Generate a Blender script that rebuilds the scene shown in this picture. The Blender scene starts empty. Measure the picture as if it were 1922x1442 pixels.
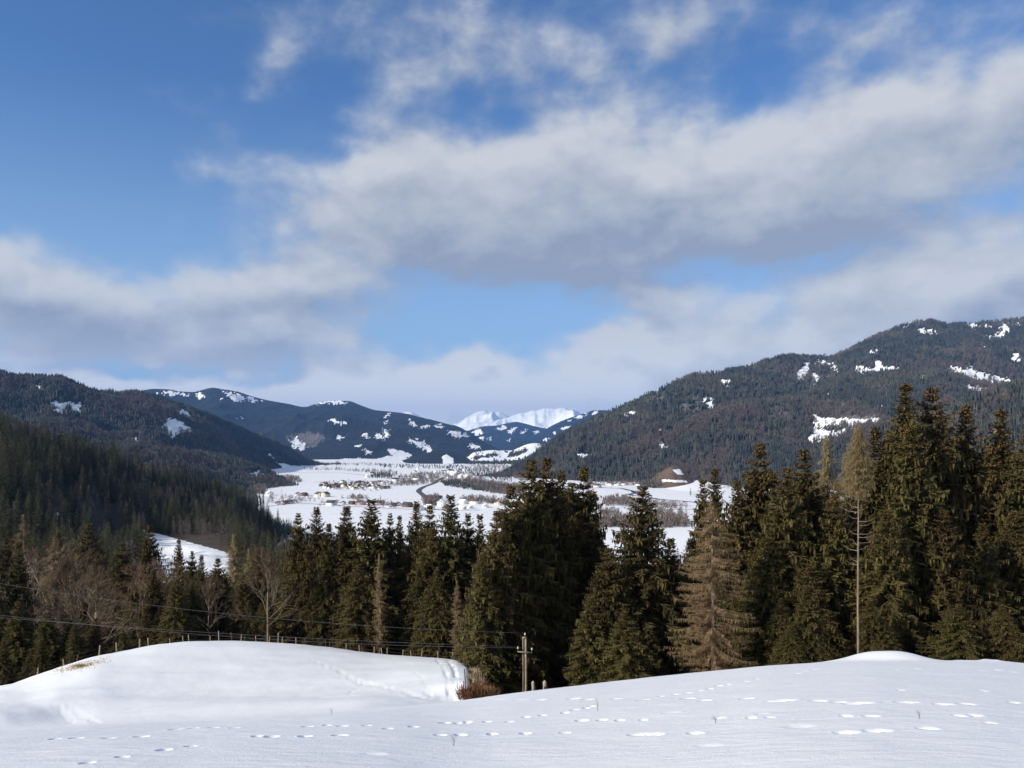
import bpy, math, random
import numpy as np
sc = bpy.context.scene
COL = sc.collection
rnd = random.Random(7)
NR = np.random.RandomState(11)

# ------------------------------------------------------------------ camera
F, CX, HY, W, H = 1500.0, 961.0, 830.0, 1922.0, 1442.0   # focal length in photo pixels, eye at the origin, horizon row
cam_d = bpy.data.cameras.new('camera')
cam_d.sensor_width = 36.0
cam_d.lens = 36.0 * F / W
cam_d.shift_y = (HY - H / 2) / W
cam_d.clip_start, cam_d.clip_end = 0.5, 90000
cam = bpy.data.objects.new('camera', cam_d)
cam.rotation_euler = (math.pi / 2, 0, 0)
COL.objects.link(cam)
sc.camera = cam

# ------------------------------------------------------------------ light
SUN_EL, SUN_AZ = 27.0, -122.0        # azimuth clockwise from the view direction (+Y); the sun is behind on the left
el, az = math.radians(SUN_EL), math.radians(SUN_AZ)
SD = (math.cos(el) * math.sin(az), math.cos(el) * math.cos(az), math.sin(el))
from mathutils import Vector
sun_d = bpy.data.lights.new('sun', 'SUN')
sun_d.energy, sun_d.angle, sun_d.color = 4.9, math.radians(0.53), (1.0, 0.935, 0.82)
sun = bpy.data.objects.new('sun', sun_d)
sun.rotation_euler = Vector(SD).to_track_quat('Z', 'Y').to_euler()
sun.location = Vector(SD) * 300
COL.objects.link(sun)
sc.view_settings.view_transform = 'Standard'
sc.view_settings.look = 'None'
sc.view_settings.exposure = 0.27
sc.view_settings.gamma = 1.0
sc.view_settings.use_curve_mapping = False
sc.cycles.max_bounces = 5
sc.cycles.diffuse_bounces = 2
sc.cycles.glossy_bounces = 1
sc.cycles.transmission_bounces = 2
sc.cycles.volume_bounces = 0
sc.cycles.use_denoising = True

class NT:
    """tiny helper to write node trees"""
    def __init__(s, tree): s.t = tree; s.n = tree.nodes; s.l = tree.links
    def node(s, typ, **kw):
        n = s.n.new(typ)
        for k, v in kw.items(): setattr(n, k, v)
        return n
    def put(s, sock, v):
        if v is None: return
        if isinstance(v, bpy.types.NodeSocket): s.l.new(v, sock)
        else: sock.default_value = v
    def m(s, op, a, b=None, c=None, clamp=False):
        n = s.node('ShaderNodeMath', operation=op, use_clamp=clamp)
        for i, v in enumerate((a, b, c)): s.put(n.inputs[i], v)
        return n.outputs[0]
    def v(s, op, a, b=None):
        n = s.node('ShaderNodeVectorMath', operation=op)
        s.put(n.inputs[0], a); s.put(n.inputs[1], b)
        return n.outputs['Value'] if op in ('DOT_PRODUCT', 'LENGTH') else n.outputs[0]
    def mix(s, f, a, b, blend='MIX'):
        n = s.node('ShaderNodeMix', data_type='RGBA', blend_type=blend)
        s.put(n.inputs[0], f)
        for k, v in ((6, a), (7, b)):
            s.put(n.inputs[k], v if isinstance(v, bpy.types.NodeSocket) else (*v, 1))
        return n.outputs[2]
    def step(s, x, lo, hi, a=0.0, b=1.0):
        n = s.node('ShaderNodeMapRange', interpolation_type='SMOOTHSTEP')
        s.put(n.inputs['Value'], x)
        for k, v in (('From Min', lo), ('From Max', hi), ('To Min', a), ('To Max', b)): n.inputs[k].default_value = v
        return n.outputs[0]
    def noise(s, vec, scale, detail=4.0, rough=0.55, dist=0.0, col=False):
        n = s.node('ShaderNodeTexNoise')
        s.put(n.inputs['Vector'], vec)
        n.inputs['Scale'].default_value = scale; n.inputs['Detail'].default_value = detail
        n.inputs['Roughness'].default_value = rough; n.inputs['Distortion'].default_value = dist
        return n.outputs['Color' if col else 'Fac']

# cloud banks: centre and half size as seen from the hill (pixel columns / rows of the horizon frame), weight
CLOUDS = [(1000,390,300,115,.85),(700,355,220,100,.72),(1250,320,300,115,.9),(1560,320,330,110,.85),(1880,220,260,120,.85),
    (1020,510,240,70,.95),(400,320,60,40,.55),(800,210,110,90,.36),(1290,70,70,90,.42),(545,75,50,90,.36),(660,60,150,90,.22),
    (930,60,200,90,.22),(680,450,150,55,.6),(330,195,65,28,.42),(60,540,200,80,.85),(330,560,200,70,.8),(560,545,130,60,.8),(200,640,300,50,.8),(560,640,220,40,.75),
    (700,690,110,30,.7),(880,680,110,28,.7),(300,735,620,40,.95),(860,745,330,48,1.15),(1230,690,240,65,1.2),(1600,600,330,95,1.0),
    (1880,510,200,80,.95),(1650,430,380,60,.6),(1240,570,75,28,.7),(1700,60,260,60,.28),(1100,120,260,70,.16),
    (930,600,150,40,-.45),(1130,630,110,24,-.3),(1480,110,130,45,-.25),(120,230,300,220,-.55),(640,240,60,60,-.3),
    (1100,20,60,60,-.3),(620,150,50,40,-.2),(250,690,250,14,-.3),(900,800,1100,38,1.0)]
# thick grey bases (minus) and sunlit heads (plus) of the same banks
SHADES = [(240,630,290,50,-.55),(690,690,110,26,-.6),(440,585,190,32,-.35),(60,600,150,40,-.3),(1060,520,230,42,-.62),(1330,465,260,45,-.5),(1650,435,330,42,-.45),(1240,578,60,18,-.5),
    (720,440,150,35,-.25),(900,690,60,16,-.35),(1000,755,120,12,-.3),(1150,260,180,60,.22),(1420,260,200,60,.22),(900,350,120,40,.2),(60,500,120,40,.12),(500,548,50,18,.25),(510,622,110,18,.3),(1180,660,160,50,.3),
    (1450,610,250,60,.3),(1850,520,200,50,.3),(850,735,260,30,.25),(250,725,300,25,.25),(600,330,150,50,.1)]

def make_world():
    w = bpy.data.worlds.new('World'); sc.world = w; w.use_nodes = True
    w.node_tree.nodes.clear()
    # group: direction -> cloud density
    g = bpy.data.node_groups.new('cloud_density', 'ShaderNodeTree')
    g.interface.new_socket('Vector', in_out='INPUT', socket_type='NodeSocketVector')
    g.interface.new_socket('Density', in_out='OUTPUT', socket_type='NodeSocketFloat')
    g.interface.new_socket('Shade', in_out='OUTPUT', socket_type='NodeSocketFloat')
    T = NT(g)
    gi = T.node('NodeGroupInput'); go = T.node('NodeGroupOutput')
    d = T.v('NORMALIZE', gi.outputs[0])
    sx = T.node('ShaderNodeSeparateXYZ'); T.put(sx.inputs[0], d)
    hor = T.m('SQRT', T.m('ADD', T.m('MULTIPLY', sx.outputs[0], sx.outputs[0]), T.m('MULTIPLY', sx.outputs[1], sx.outputs[1])))
    azn = T.m('ARCTAN2', sx.outputs[0], sx.outputs[1])
    tn = T.m('DIVIDE', sx.outputs[2], T.m('MAXIMUM', hor, 0.02))
    cb = T.node('ShaderNodeCombineXYZ'); T.put(cb.inputs[0], azn); T.put(cb.inputs[1], tn)
    wrp = T.noise(T.v('MULTIPLY', d, (1, 1, 1.6)), 7.0, 3.0, 0.55, 0, col=True)
    p = T.v('ADD', cb.outputs[0], T.v('MULTIPLY', T.v('SUBTRACT', wrp, (.5, .5, .5)), (.20, .12, 0)))
    tot = None
    for (cx, cy, a, b, wt) in CLOUDS:
        a0 = math.atan((cx - CX) / F); t0 = (HY - cy) / F * math.cos(a0)
        ah = a / F * math.cos(a0) ** 2; bh = b / F * math.cos(a0)
        q = T.v('MULTIPLY', T.v('SUBTRACT', p, (a0, t0, 0)), (1 / ah, 1 / bh, 0))
        e = T.m('MULTIPLY', T.m('EXPONENT', T.m('MULTIPLY', T.v('DOT_PRODUCT', q, q), -1.0)), wt)
        tot = e if tot is None else T.m('ADD', tot, e)
    shd = None
    for (cx, cy, a, b, wt) in SHADES:
        a0 = math.atan((cx - CX) / F); t0 = (HY - cy) / F * math.cos(a0)
        q = T.v('MULTIPLY', T.v('SUBTRACT', p, (a0, t0, 0)), (F / a / math.cos(a0) ** 2, F / b / math.cos(a0), 0))
        e = T.m('MULTIPLY', T.m('EXPONENT', T.m('MULTIPLY', T.v('DOT_PRODUCT', q, q), -1.0)), wt)
        shd = e if shd is None else T.m('ADD', shd, e)
    T.put(go.inputs[1], shd)
    # the rest of the sky keeps the same broken cloud
    away = T.step(T.m('ABSOLUTE', azn), 0.62, 0.95, 0.0, 0.48)
    high = T.step(tn, 0.62, 0.95, 0.0, 0.45)
    tot = T.m('ADD', tot, T.m('MAXIMUM', away, high))
    n1 = T.noise(T.v('MULTIPLY', d, (1, 1, 1.35)), 5.5, 6.0, 0.52, 0.2)
    n2 = T.noise(T.v('MULTIPLY', d, (1, 1, 1.5)), 17.0, 4.0, 0.55, 0.2)
    nn = T.m('ADD', T.m('MULTIPLY', T.m('SUBTRACT', n1, 0.5), 1.7), T.m('MULTIPLY', T.m('SUBTRACT', n2, 0.5), 1.05))
    T.put(go.inputs[0], T.m('ADD', tot, nn))
    # world
    T = NT(w.node_tree)
    tc = T.node('ShaderNodeTexCoord')
    dirv = tc.outputs['Generated']
    def dens(off):
        n = T.node('ShaderNodeGroup'); n.node_tree = g
        T.put(n.inputs[0], T.v('ADD', dirv, off) if off else dirv)
        return n.outputs[0], n.outputs[1]
    (D0, SH) = dens(None); D1 = dens((-0.016, 0, 0.030))[0]
    alpha = T.m('ADD', T.m('MULTIPLY', T.step(D0, -0.15, 1.0), 0.65), T.m('MULTIPLY', T.step(D0, 0.20, 0.85), 0.35))
    lum = T.m('ADD', T.m('ADD', 0.50, T.m('MULTIPLY', SH, 0.68)), T.m('MULTIPLY', T.m('SUBTRACT', D0, D1), 0.75))
    n3 = T.noise(T.v('MULTIPLY', dirv, (1, 1, 2.0)), 8.0, 6.0, 0.6, 0.4)
    lum = T.m('ADD', lum, T.m('MULTIPLY', T.m('SUBTRACT', n3, 0.5), 1.0))
    thick = T.step(D0, 0.7, 1.7, 0.0, 0.16)
    lum = T.m('SUBTRACT', lum, thick, clamp=True)
    sep = T.node('ShaderNodeSeparateXYZ'); T.put(sep.inputs[0], dirv)
    low = T.step(sep.outputs[2], 0.02, 0.13, 0.60, 0.0)
    lum = T.m('ADD', lum, low, clamp=True)
    ccol = T.mix(lum, (2.7, 3.1, 3.9), (5.7, 5.85, 6.0))
    ccol = T.mix(1.0, ccol, T.mix(T.step(sep.outputs[2], 0.02, 0.16), (1.55, 1.5, 1.42), (1, 1, 1)), 'MULTIPLY')
    sky = T.node('ShaderNodeTexSky', sky_type='NISHITA', sun_disc=False)
    sky.sun_elevation = el; sky.sun_rotation = az
    sky.altitude = 900; sky.air_density = 1.0; sky.dust_density = 0.3; sky.ozone_density = 3.0
    skyc = T.mix(1.0, sky.outputs[0], SKY_TINT, 'MULTIPLY')
    veil = T.step(sep.outputs[2], 0.05, 0.42, 0.66, 0.05)
    skyc = T.mix(veil, skyc, (3.7, 5.2, 6.9))
    colr = T.mix(T.m('MULTIPLY', alpha, 0.93), skyc, ccol)
    bg = T.node('ShaderNodeBackground'); T.put(bg.inputs[0], colr); bg.inputs[1].default_value = 0.10
    out = T.node('ShaderNodeOutputWorld'); T.l.new(bg.outputs[0], out.inputs[0])
    w.cycles.sampling_method = 'MANUAL'; w.cycles.sample_map_resolution = 512
SKY_TINT = (0.50, 0.83, 1.14)
make_world()

# ------------------------------------------------------------------ helpers
def P(px, py, Y): return np.array([(px - CX) / F * Y, Y, -(py - HY) / F * Y])

def tag(o, label=None, cat=None, group=None, kind=None):
    if label: o['label'] = label
    if cat: o['category'] = cat
    if group: o['group'] = group
    if kind: o['kind'] = kind
    return o

def mesh(name, V, faces, mats=None, attrs=None, smooth=False, fattrs=None):
    """V (n,3); faces: one (m,k) int array or list of them"""
    V = np.asarray(V, dtype=np.float32)
    if isinstance(faces, np.ndarray): faces = [faces]
    faces = [f for f in faces if len(f)]
    me = bpy.data.meshes.new(name)
    me.vertices.add(len(V)); me.vertices.foreach_set('co', V.ravel())
    nl = sum(f.size for f in faces); nf = sum(len(f) for f in faces)
    me.loops.add(nl); me.polygons.add(nf)
    me.loops.foreach_set('vertex_index', np.concatenate([f.ravel() for f in faces]).astype(np.int32))
    tot = np.concatenate([np.full(len(f), f.shape[1]) for f in faces]).astype(np.int32)
    me.polygons.foreach_set('loop_start', np.concatenate([[0], np.cumsum(tot)[:-1]]).astype(np.int32))
    me.polygons.foreach_set('loop_total', tot)
    if smooth: me.polygons.foreach_set('use_smooth', np.ones(nf, dtype=bool))
    me.update(calc_edges=True)
    for k, a in (attrs or {}).items():
        at = me.attributes.new(k, 'FLOAT', 'POINT'); at.data.foreach_set('value', np.asarray(a, dtype=np.float32))
    for m_ in (mats or []): me.materials.append(m_)
    return me

def obj(name, me, parent=None, loc=None):
    o = bpy.data.objects.new(name, me); COL.objects.link(o)
    if parent is not None: o.parent = parent
    if loc is not None: o.location = loc
    return o

def empty(name, loc, rz=0.0, s=1.0):
    o = bpy.data.objects.new(name, None); COL.objects.link(o)
    o.location = loc; o.rotation_euler = (0, 0, rz); o.scale = (s, s, s) if not hasattr(s, '__len__') else s
    o.empty_display_size = 0.5
    return o

class MB:
    """mesh collector of primitive shapes"""
    def __init__(s): s.V = []; s.F = {3: [], 4: []}; s.n = 0
    def add(s, V, fs):
        V = np.asarray(V, dtype=float).reshape(-1, 3)
        for f in fs: s.F[len(f)].append([i + s.n for i in f])
        s.V.append(V); s.n += len(V)
    def box(s, lo, hi):
        x0, y0, z0 = lo; x1, y1, z1 = hi
        s.add([(x0,y0,z0),(x1,y0,z0),(x1,y1,z0),(x0,y1,z0),(x0,y0,z1),(x1,y0,z1),(x1,y1,z1),(x0,y1,z1)],
              [(0,3,2,1),(4,5,6,7),(0,1,5,4),(1,2,6,5),(2,3,7,6),(3,0,4,7)])
    def tube(s, pts, rads, k=5, cap=True):
        pts = np.asarray(pts, dtype=float); n = len(pts)
        if not hasattr(rads, '__len__'): rads = [rads] * n
        tg = np.gradient(pts, axis=0); tg /= np.linalg.norm(tg, axis=1)[:, None] + 1e-9
        ref = np.array([0, 0, 1.0]) if abs(tg[0][2]) < 0.9 else np.array([1.0, 0, 0])
        a = np.cross(tg, ref); a /= np.linalg.norm(a, axis=1)[:, None] + 1e-9
        b = np.cross(tg, a)
        V = []
        for i in range(n):
            for j in range(k):
                t = 2 * math.pi * j / k
                V.append(pts[i] + rads[i] * (math.cos(t) * a[i] + math.sin(t) * b[i]))
        fs = []
        for i in range(n - 1):
            for j in range(k):
                j2 = (j + 1) % k
                fs.append((i * k + j, i * k + j2, (i + 1) * k + j2, (i + 1) * k + j))
        if cap:
            for e, rev in ((0, True), (n - 1, False)):
                V.append(pts[e]); c = len(V) - 1
                for j in range(k):
                    j2 = (j + 1) % k
                    fs.append((c, e * k + j2, e * k + j) if rev else (c, e * k + j, e * k + j2))
        s.add(V, fs)
    def me(s, name, mats, smooth=False, attrs=None):
        V = np.concatenate(s.V)
        return mesh(name, V, [np.array(s.F[k], dtype=np.int32).reshape(-1, k) for k in (3, 4)], mats, attrs, smooth)

# numpy noise
_perm = np.random.RandomState(5).rand(512, 512)
def vnoise(x, y):
    xi = np.floor(x).astype(int); yi = np.floor(y).astype(int)
    fx = x - xi; fy = y - yi
    fx = fx * fx * fx * (fx * (fx * 6 - 15) + 10); fy = fy * fy * fy * (fy * (fy * 6 - 15) + 10)
    a = _perm[xi % 512, yi % 512]; b = _perm[(xi + 1) % 512, yi % 512]
    c = _perm[xi % 512, (yi + 1) % 512]; d = _perm[(xi + 1) % 512, (yi + 1) % 512]
    return (a * (1 - fx) + b * fx) * (1 - fy) + (c * (1 - fx) + d * fx) * fy
def fbm(x, y, o=4, g=0.5, ridged=False):
    x = np.asarray(x, float); y = np.asarray(y, float)
    s = 0; a = 1.0; t = 0
    for i in range(o):
        n = vnoise(x * 2 ** i + 17.3 * i, y * 2 ** i + 5.7 * i)
        if ridged: n = 1 - abs(2 * n - 1)
        s = s + a * n; t += a; a *= g
    return s / t
def sstep(x, a, b):
    t = np.clip((np.asarray(x, float) - a) / (b - a), 0, 1); return t * t * (3 - 2 * t)
def pchip(xk, yk, x):
    """monotone cubic; yk may be (n,) or (n,m) ; x (k,)"""
    xk = np.asarray(xk, float); yk = np.asarray(yk, float); x = np.clip(x, xk[0], xk[-1])
    two = yk.ndim == 2
    Y = yk if two else yk[:, None]
    h = np.diff(xk)[:, None]; dl = np.diff(Y, axis=0) / h
    m = np.zeros_like(Y)
    if len(xk) > 2:
        w1 = 2 * h[1:] + h[:-1]; w2 = h[1:] + 2 * h[:-1]
        ok = dl[:-1] * dl[1:] > 0
        with np.errstate(divide='ignore', invalid='ignore'):
            mm = (w1 + w2) / (w1 / dl[:-1] + w2 / dl[1:])
        m[1:-1] = np.where(ok, mm, 0)
    m[0] = dl[0]; m[-1] = dl[-1]
    i = np.clip(np.searchsorted(xk, x, side='right') - 1, 0, len(xk) - 2)
    hh = np.diff(xk)[i]; t = ((x - xk[i]) / hh)[:, None]; hh = hh[:, None]
    r = ((1 + 2 * t) * (1 - t) ** 2) * Y[i] + t * (1 - t) ** 2 * hh * m[i] + t * t * (3 - 2 * t) * Y[i + 1] + t * t * (t - 1) * hh * m[i + 1]
    return r if two else r[:, 0]
def curve(pts, x):
    pts = np.array(pts, float); return pchip(pts[:, 0], pts[:, 1], np.atleast_1d(np.asarray(x, float)))
def inpoly(poly, x, y):
    c = np.zeros(x.shape, bool); n = len(poly); j = n - 1
    for i in range(n):
        xi, yi = poly[i]; xj, yj = poly[j]
        if yi != yj:
            c ^= ((yi > y) != (yj > y)) & (x < (xj - xi) * (y - yi) / (yj - yi) + xi)
        j = i
    return c
def grid_faces(nr, nc, wrap=False):
    i, j = np.meshgrid(np.arange(nr - 1), np.arange(nc if wrap else nc - 1), indexing='ij')
    j2 = (j + 1) % nc
    return np.stack([i * nc + j, i * nc + j2, (i + 1) * nc + j2, (i + 1) * nc + j], -1).reshape(-1, 4)

# ------------------------------------------------------------------ materials
def mat(name):
    m = bpy.data.materials.new(name); m.use_nodes = True
    T = NT(m.node_tree); b = T.n['Principled BSDF']
    b.inputs['Specular IOR Level'].default_value = 0.25
    return m, T, b
def attr(T, name):
    a = T.node('ShaderNodeAttribute'); a.attribute_name = name; return a.outputs['Fac']
def bump(T, b, h, dist, strength=1.0):
    n = T.node('ShaderNodeBump'); T.put(n.inputs['Height'], h)
    n.inputs['Distance'].default_value = dist; n.inputs['Strength'].default_value = strength
    T.l.new(n.outputs[0], b.inputs['Normal'])

def snow_ground_mat():
    m, T, b = mat('snow_ground')
    pos = T.node('ShaderNodeNewGeometry').outputs['Position']
    bare = attr(T, 'bare')
    n = T.noise(pos, 0.55, 6, 0.62); n2 = T.noise(pos, 6.0, 5, 0.6)
    f = T.step(T.m('ADD', bare, T.m('MULTIPLY', T.m('SUBTRACT', T.m('ADD', T.m('MULTIPLY', n, 0.6), T.m('MULTIPLY', n2, .4)), 0.5), 1.5)), 0.44, 0.56)
    soil = T.mix(n2, (0.030, 0.020, 0.010), (0.12, 0.078, 0.036))
    w = T.noise(T.v('MULTIPLY', pos, (0.6, 1.6, 1)), 0.9, 4, 0.5)
    snow = T.mix(w, (0.83, 0.84, 0.85), (0.91, 0.91, 0.905))
    T.put(b.inputs['Base Color'], T.mix(f, snow, soil))
    b.inputs['Roughness'].default_value = 0.55
    hb = T.m('ADD', T.m('MULTIPLY', T.noise(T.v('MULTIPLY', pos, (1, 2.2, 1)), 2.2, 6, 0.6), 1.0), T.m('MULTIPLY', T.noise(pos, 30.0, 4, 0.7), 0.30))
    bump(T, b, hb, 0.034, 0.9)
    return m
M_GROUND = snow_ground_mat()

def valley_mat():
    m, T, b = mat('valley_snow')
    pos = T.node('ShaderNodeNewGeometry').outputs['Position']
    n = T.noise(T.v('MULTIPLY', pos, (1, .35, 1)), 0.006, 5, 0.6)
    col = T.mix(n, (0.74, 0.75, 0.78), (0.88, 0.88, 0.89))
    st = T.noise(T.v('MULTIPLY', pos, (.15, 1.0, 1)), 0.02, 4, 0.6)
    col = T.mix(T.step(st, 0.60, 0.70, 0, 0.25), col, (0.5, 0.44, 0.34))
    bare = attr(T, 'bare')
    dk = T.noise(pos, 0.03, 4, 0.6)
    f = T.step(T.m('ADD', bare, T.m('MULTIPLY', T.m('SUBTRACT', dk, 0.5), 1.0)), 0.45, 0.55)
    T.put(b.inputs['Base Color'], T.mix(f, col, (0.10, 0.075, 0.055)))
    b.inputs['Roughness'].default_value = 0.7
    return m
M_VALLEY = valley_mat()

def mountain_mat(name, fa, fb, scale, bd, rock=(0.15, 0.13, 0.12), edge=0.5, speck=0.0):
    m, T, b = mat(name)
    pos = T.node('ShaderNodeNewGeometry').outputs['Position']
    s = attr(T, 'snow'); br = attr(T, 'brown')
    n1 = T.noise(pos, scale, 5, 0.65); n2 = T.noise(pos, scale * 7, 4, 0.65)
    forest = T.mix(T.step(n1, 0.35, 0.68), fa, fb)
    forest = T.mix(T.m('MULTIPLY', T.step(n2, .3, .7), .5), forest, tuple(c * 0.45 for c in fa))
    forest = T.mix(br, forest, rock)
    snow = T.mix(T.step(n2, 0.55, 0.75, 0, speck), (0.86, 0.87, 0.89), rock)
    f = T.step(T.m('ADD', s, T.m('MULTIPLY', T.m('SUBTRACT', n2, 0.5), edge)), 0.42, 0.58)
    T.put(b.inputs['Base Color'], T.mix(f, forest, snow))
    b.inputs['Roughness'].default_value = 0.9
    bump(T, b, T.m('MULTIPLY', T.m('ADD', n2, n1), T.m('SUBTRACT', 1.15, f)), bd)
    return m
M_FOREST = mountain_mat('forest_floor', (0.030, 0.031, 0.026), (0.06, 0.048, 0.038), 0.01, 6, edge=0.8, speck=0.55)
M_FAR = mountain_mat('far_woodland', (0.011, 0.018, 0.018), (0.026, 0.030, 0.028), 0.006, 30, edge=1.3)
M_PEAK = mountain_mat('high_peak', (0.06, 0.06, 0.06), (0.2, 0.2, 0.2), 0.002, 60, edge=0.5, speck=0.35)
M_FIELD = mountain_mat('snow_slope', (0.05, 0.045, 0.035), (0.07, 0.06, 0.045), 0.02, 1, edge=0.5)
M_EARTH = mountain_mat('brown_slope', (0.13, 0.085, 0.055), (0.19, 0.13, 0.085), 0.02, 1, edge=0.5)

def foliage(name, c1, c2, trans=0.0, rough=0.8, vary=0.35):
    m, T, b = mat(name)
    t = attr(T, 'tint')
    oi = T.node('ShaderNodeObjectInfo')
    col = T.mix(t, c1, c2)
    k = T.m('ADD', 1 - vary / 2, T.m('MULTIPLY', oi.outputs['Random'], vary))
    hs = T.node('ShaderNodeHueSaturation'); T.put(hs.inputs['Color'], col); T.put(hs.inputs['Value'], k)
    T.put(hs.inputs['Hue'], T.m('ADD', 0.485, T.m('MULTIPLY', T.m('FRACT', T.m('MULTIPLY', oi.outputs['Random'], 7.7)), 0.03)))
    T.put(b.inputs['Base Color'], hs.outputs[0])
    b.inputs['Roughness'].default_value = rough
    b.inputs['Specular IOR Level'].default_value = 0.15
    if trans:
        tr = T.node('ShaderNodeBsdfTranslucent'); T.put(tr.inputs[0], hs.outputs[0])
        mx = T.node('ShaderNodeMixShader'); mx.inputs[0].default_value = trans
        T.l.new(b.outputs[0], mx.inputs[1]); T.l.new(tr.outputs[0], mx.inputs[2])
        T.l.new(mx.outputs[0], T.n['Material Output'].inputs[0])
    return m
M_NEEDLE = foliage('spruce_needles', (0.038, 0.034, 0.011), (0.165, 0.127, 0.043), 0.25)
M_NEEDLE_D = foliage('spruce_needles_far', (0.026, 0.030, 0.013), (0.115, 0.105, 0.043), 0.1, vary=1.1)
M_NEEDLE_F = foliage('mountain_spruce', (0.026, 0.036, 0.032), (0.055, 0.058, 0.048), 0.0, vary=0.7)
M_LARCH_F = foliage('mountain_larch', (0.098, 0.084, 0.072), (0.155, 0.125, 0.10), 0.0, vary=0.5)
M_TWIG = foliage('bare_twigs', (0.09, 0.058, 0.032), (0.20, 0.135, 0.075), 0.0)
M_LARCH = foliage('larch_twigs', (0.14, 0.098, 0.046), (0.33, 0.245, 0.118), 0.15)
M_CONE = foliage('spruce_cones', (0.09, 0.048, 0.02), (0.24, 0.14, 0.06), 0.0)
M_VTWIG = foliage('valley_bare_wood', (0.10, 0.078, 0.066), (0.20, 0.155, 0.13), 0.0)

def bark_mat(name, c1, c2, s=4.0):
    m, T, b = mat(name)
    tc = T.node('ShaderNodeTexCoord').outputs['Object']
    n = T.noise(T.v('MULTIPLY', tc, (1, 1, .25)), s, 5, 0.7)
    T.put(b.inputs['Base Color'], T.mix(T.step(n, .3, .7), c1, c2))
    b.inputs['Roughness'].default_value = 0.9
    bump(T, b, n, 0.03)
    return m
M_BARK = bark_mat('spruce_bark', (0.07, 0.05, 0.035), (0.20, 0.15, 0.10))
M_BARK_P = bark_mat('pale_bark', (0.20, 0.16, 0.12), (0.46, 0.40, 0.32))
M_BARK_L = bark_mat('larch_bark', (0.12, 0.09, 0.06), (0.27, 0.21, 0.15))
M_WOOD = bark_mat('weathered_wood', (0.17, 0.13, 0.09), (0.40, 0.33, 0.25), 9.0)
M_WOOD_D = bark_mat('dark_weathered_wood', (0.045, 0.03, 0.022), (0.11, 0.075, 0.05), 9.0)

def plain(name, c, rough=0.7, metal=0.0, var=0.25, sc_=3.0):
    m, T, b = mat(name)
    tc = T.node('ShaderNodeTexCoord').outputs['Object']
    n = T.noise(tc, sc_, 4, 0.6)
    T.put(b.inputs['Base Color'], T.mix(n, tuple(x * (1 - var) for x in c), tuple(min(1, x * (1 + var)) for x in c)))
    b.inputs['Roughness'].default_value = rough; b.inputs['Metallic'].default_value = metal
    return m

# ------------------------------------------------------------------ the ground round the camera and the valley floor
ZV = -130.0                                   # valley floor below the eye
C1 = [(-900,1420),(-300,1385),(0,1374),(187,1363),(375,1354),(562,1342),(655,1335),(749,1327),(866,1316),(961,1302),(1050,1291),(1150,1280),
      (1250,1269),(1350,1259),(1450,1249),(1560,1243),(1650,1240),(1800,1241),(1922,1246),(2300,1262),(2900,1290)]
D1 = [(-900,17),(0,18),(375,20),(655,24),(866,31),(961,35),(1150,40),(1450,43),(1922,43),(2900,40)]
KN = [(-900,1400,60),(-300,1340,70),(0,1289,80),(47,1276,84),(117,1251,88),(187,1230,92),(234,1221,95),(300,1210,98),(375,1204.5,100),(450,1203.5,101),
      (538,1207,101),(608,1214,100),(702,1226,97),(796,1234,92),(852,1239,88),(876,1248,84)]
def col_left(px, ck, dk, c1, d1):
    b = c1 - ck
    return [(1.2*d1, c1+4), (1.55*d1, c1+7), (max(45,1.75*d1), c1-1 if b > 40 else c1+3), (max(53, 1.95*d1), ck+b*.80), (dk*.66, ck+b*.52), (dk*.80, ck+b*.24), (dk*.91, ck+b*.06), (dk, ck),
            (dk*1.08, ck+9), (dk*1.25, ck+34), (dk*1.6, max(ck+20,1235)), (220, 1175), (300, 1112)] + (
            [(380,1062),(450,1046),(600,1002),(640,1000),(780,1030)] if px < 470 else [(450,1080),(600,1055),(780,1045)]) + [(900,1043),(1218,990),(1500,960)]
def col_right(px, c1, d1):
    return [(1.2*d1, c1+4), (1.6*d1, c1+34), (80, c1+48), (100, c1+52), (140, c1+40), (180, 1262), (300,1165),(450,1095),(600,1062),(780,1045),(900,1043),(1218,990),(1500,960)]
_cols = []
def ordered(c):
    out = [c[-1]]
    for q in c[-2::-1]:
        if q[0] < out[-1][0] - 3: out.append(q)
    return out[::-1]
for px, ck, dk in KN: _cols.append((px, ordered(col_left(px, ck, dk, curve(C1, px)[0], curve(D1, px)[0]))))
for px in (899, 961, 1100, 1250, 1400, 1560, 1700, 1922, 2300, 2900): _cols.append((px, col_right(px, curve(C1, px)[0], curve(D1, px)[0])))
LR = np.linspace(math.log(15), math.log(1500), 300)
TAB = np.array([pchip(np.log([q[0] for q in c]), [q[1] for q in c], LR) for _, c in _cols])
TPX = np.array([c[0] for c in _cols], float)
GPX = np.linspace(-900, 2900, 1521)
G2 = pchip(TPX, TAB, GPX)                      # (px, lnr)
FOOT = []                                      # hollows left by steps: x, y, half width, half length, depth
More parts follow.
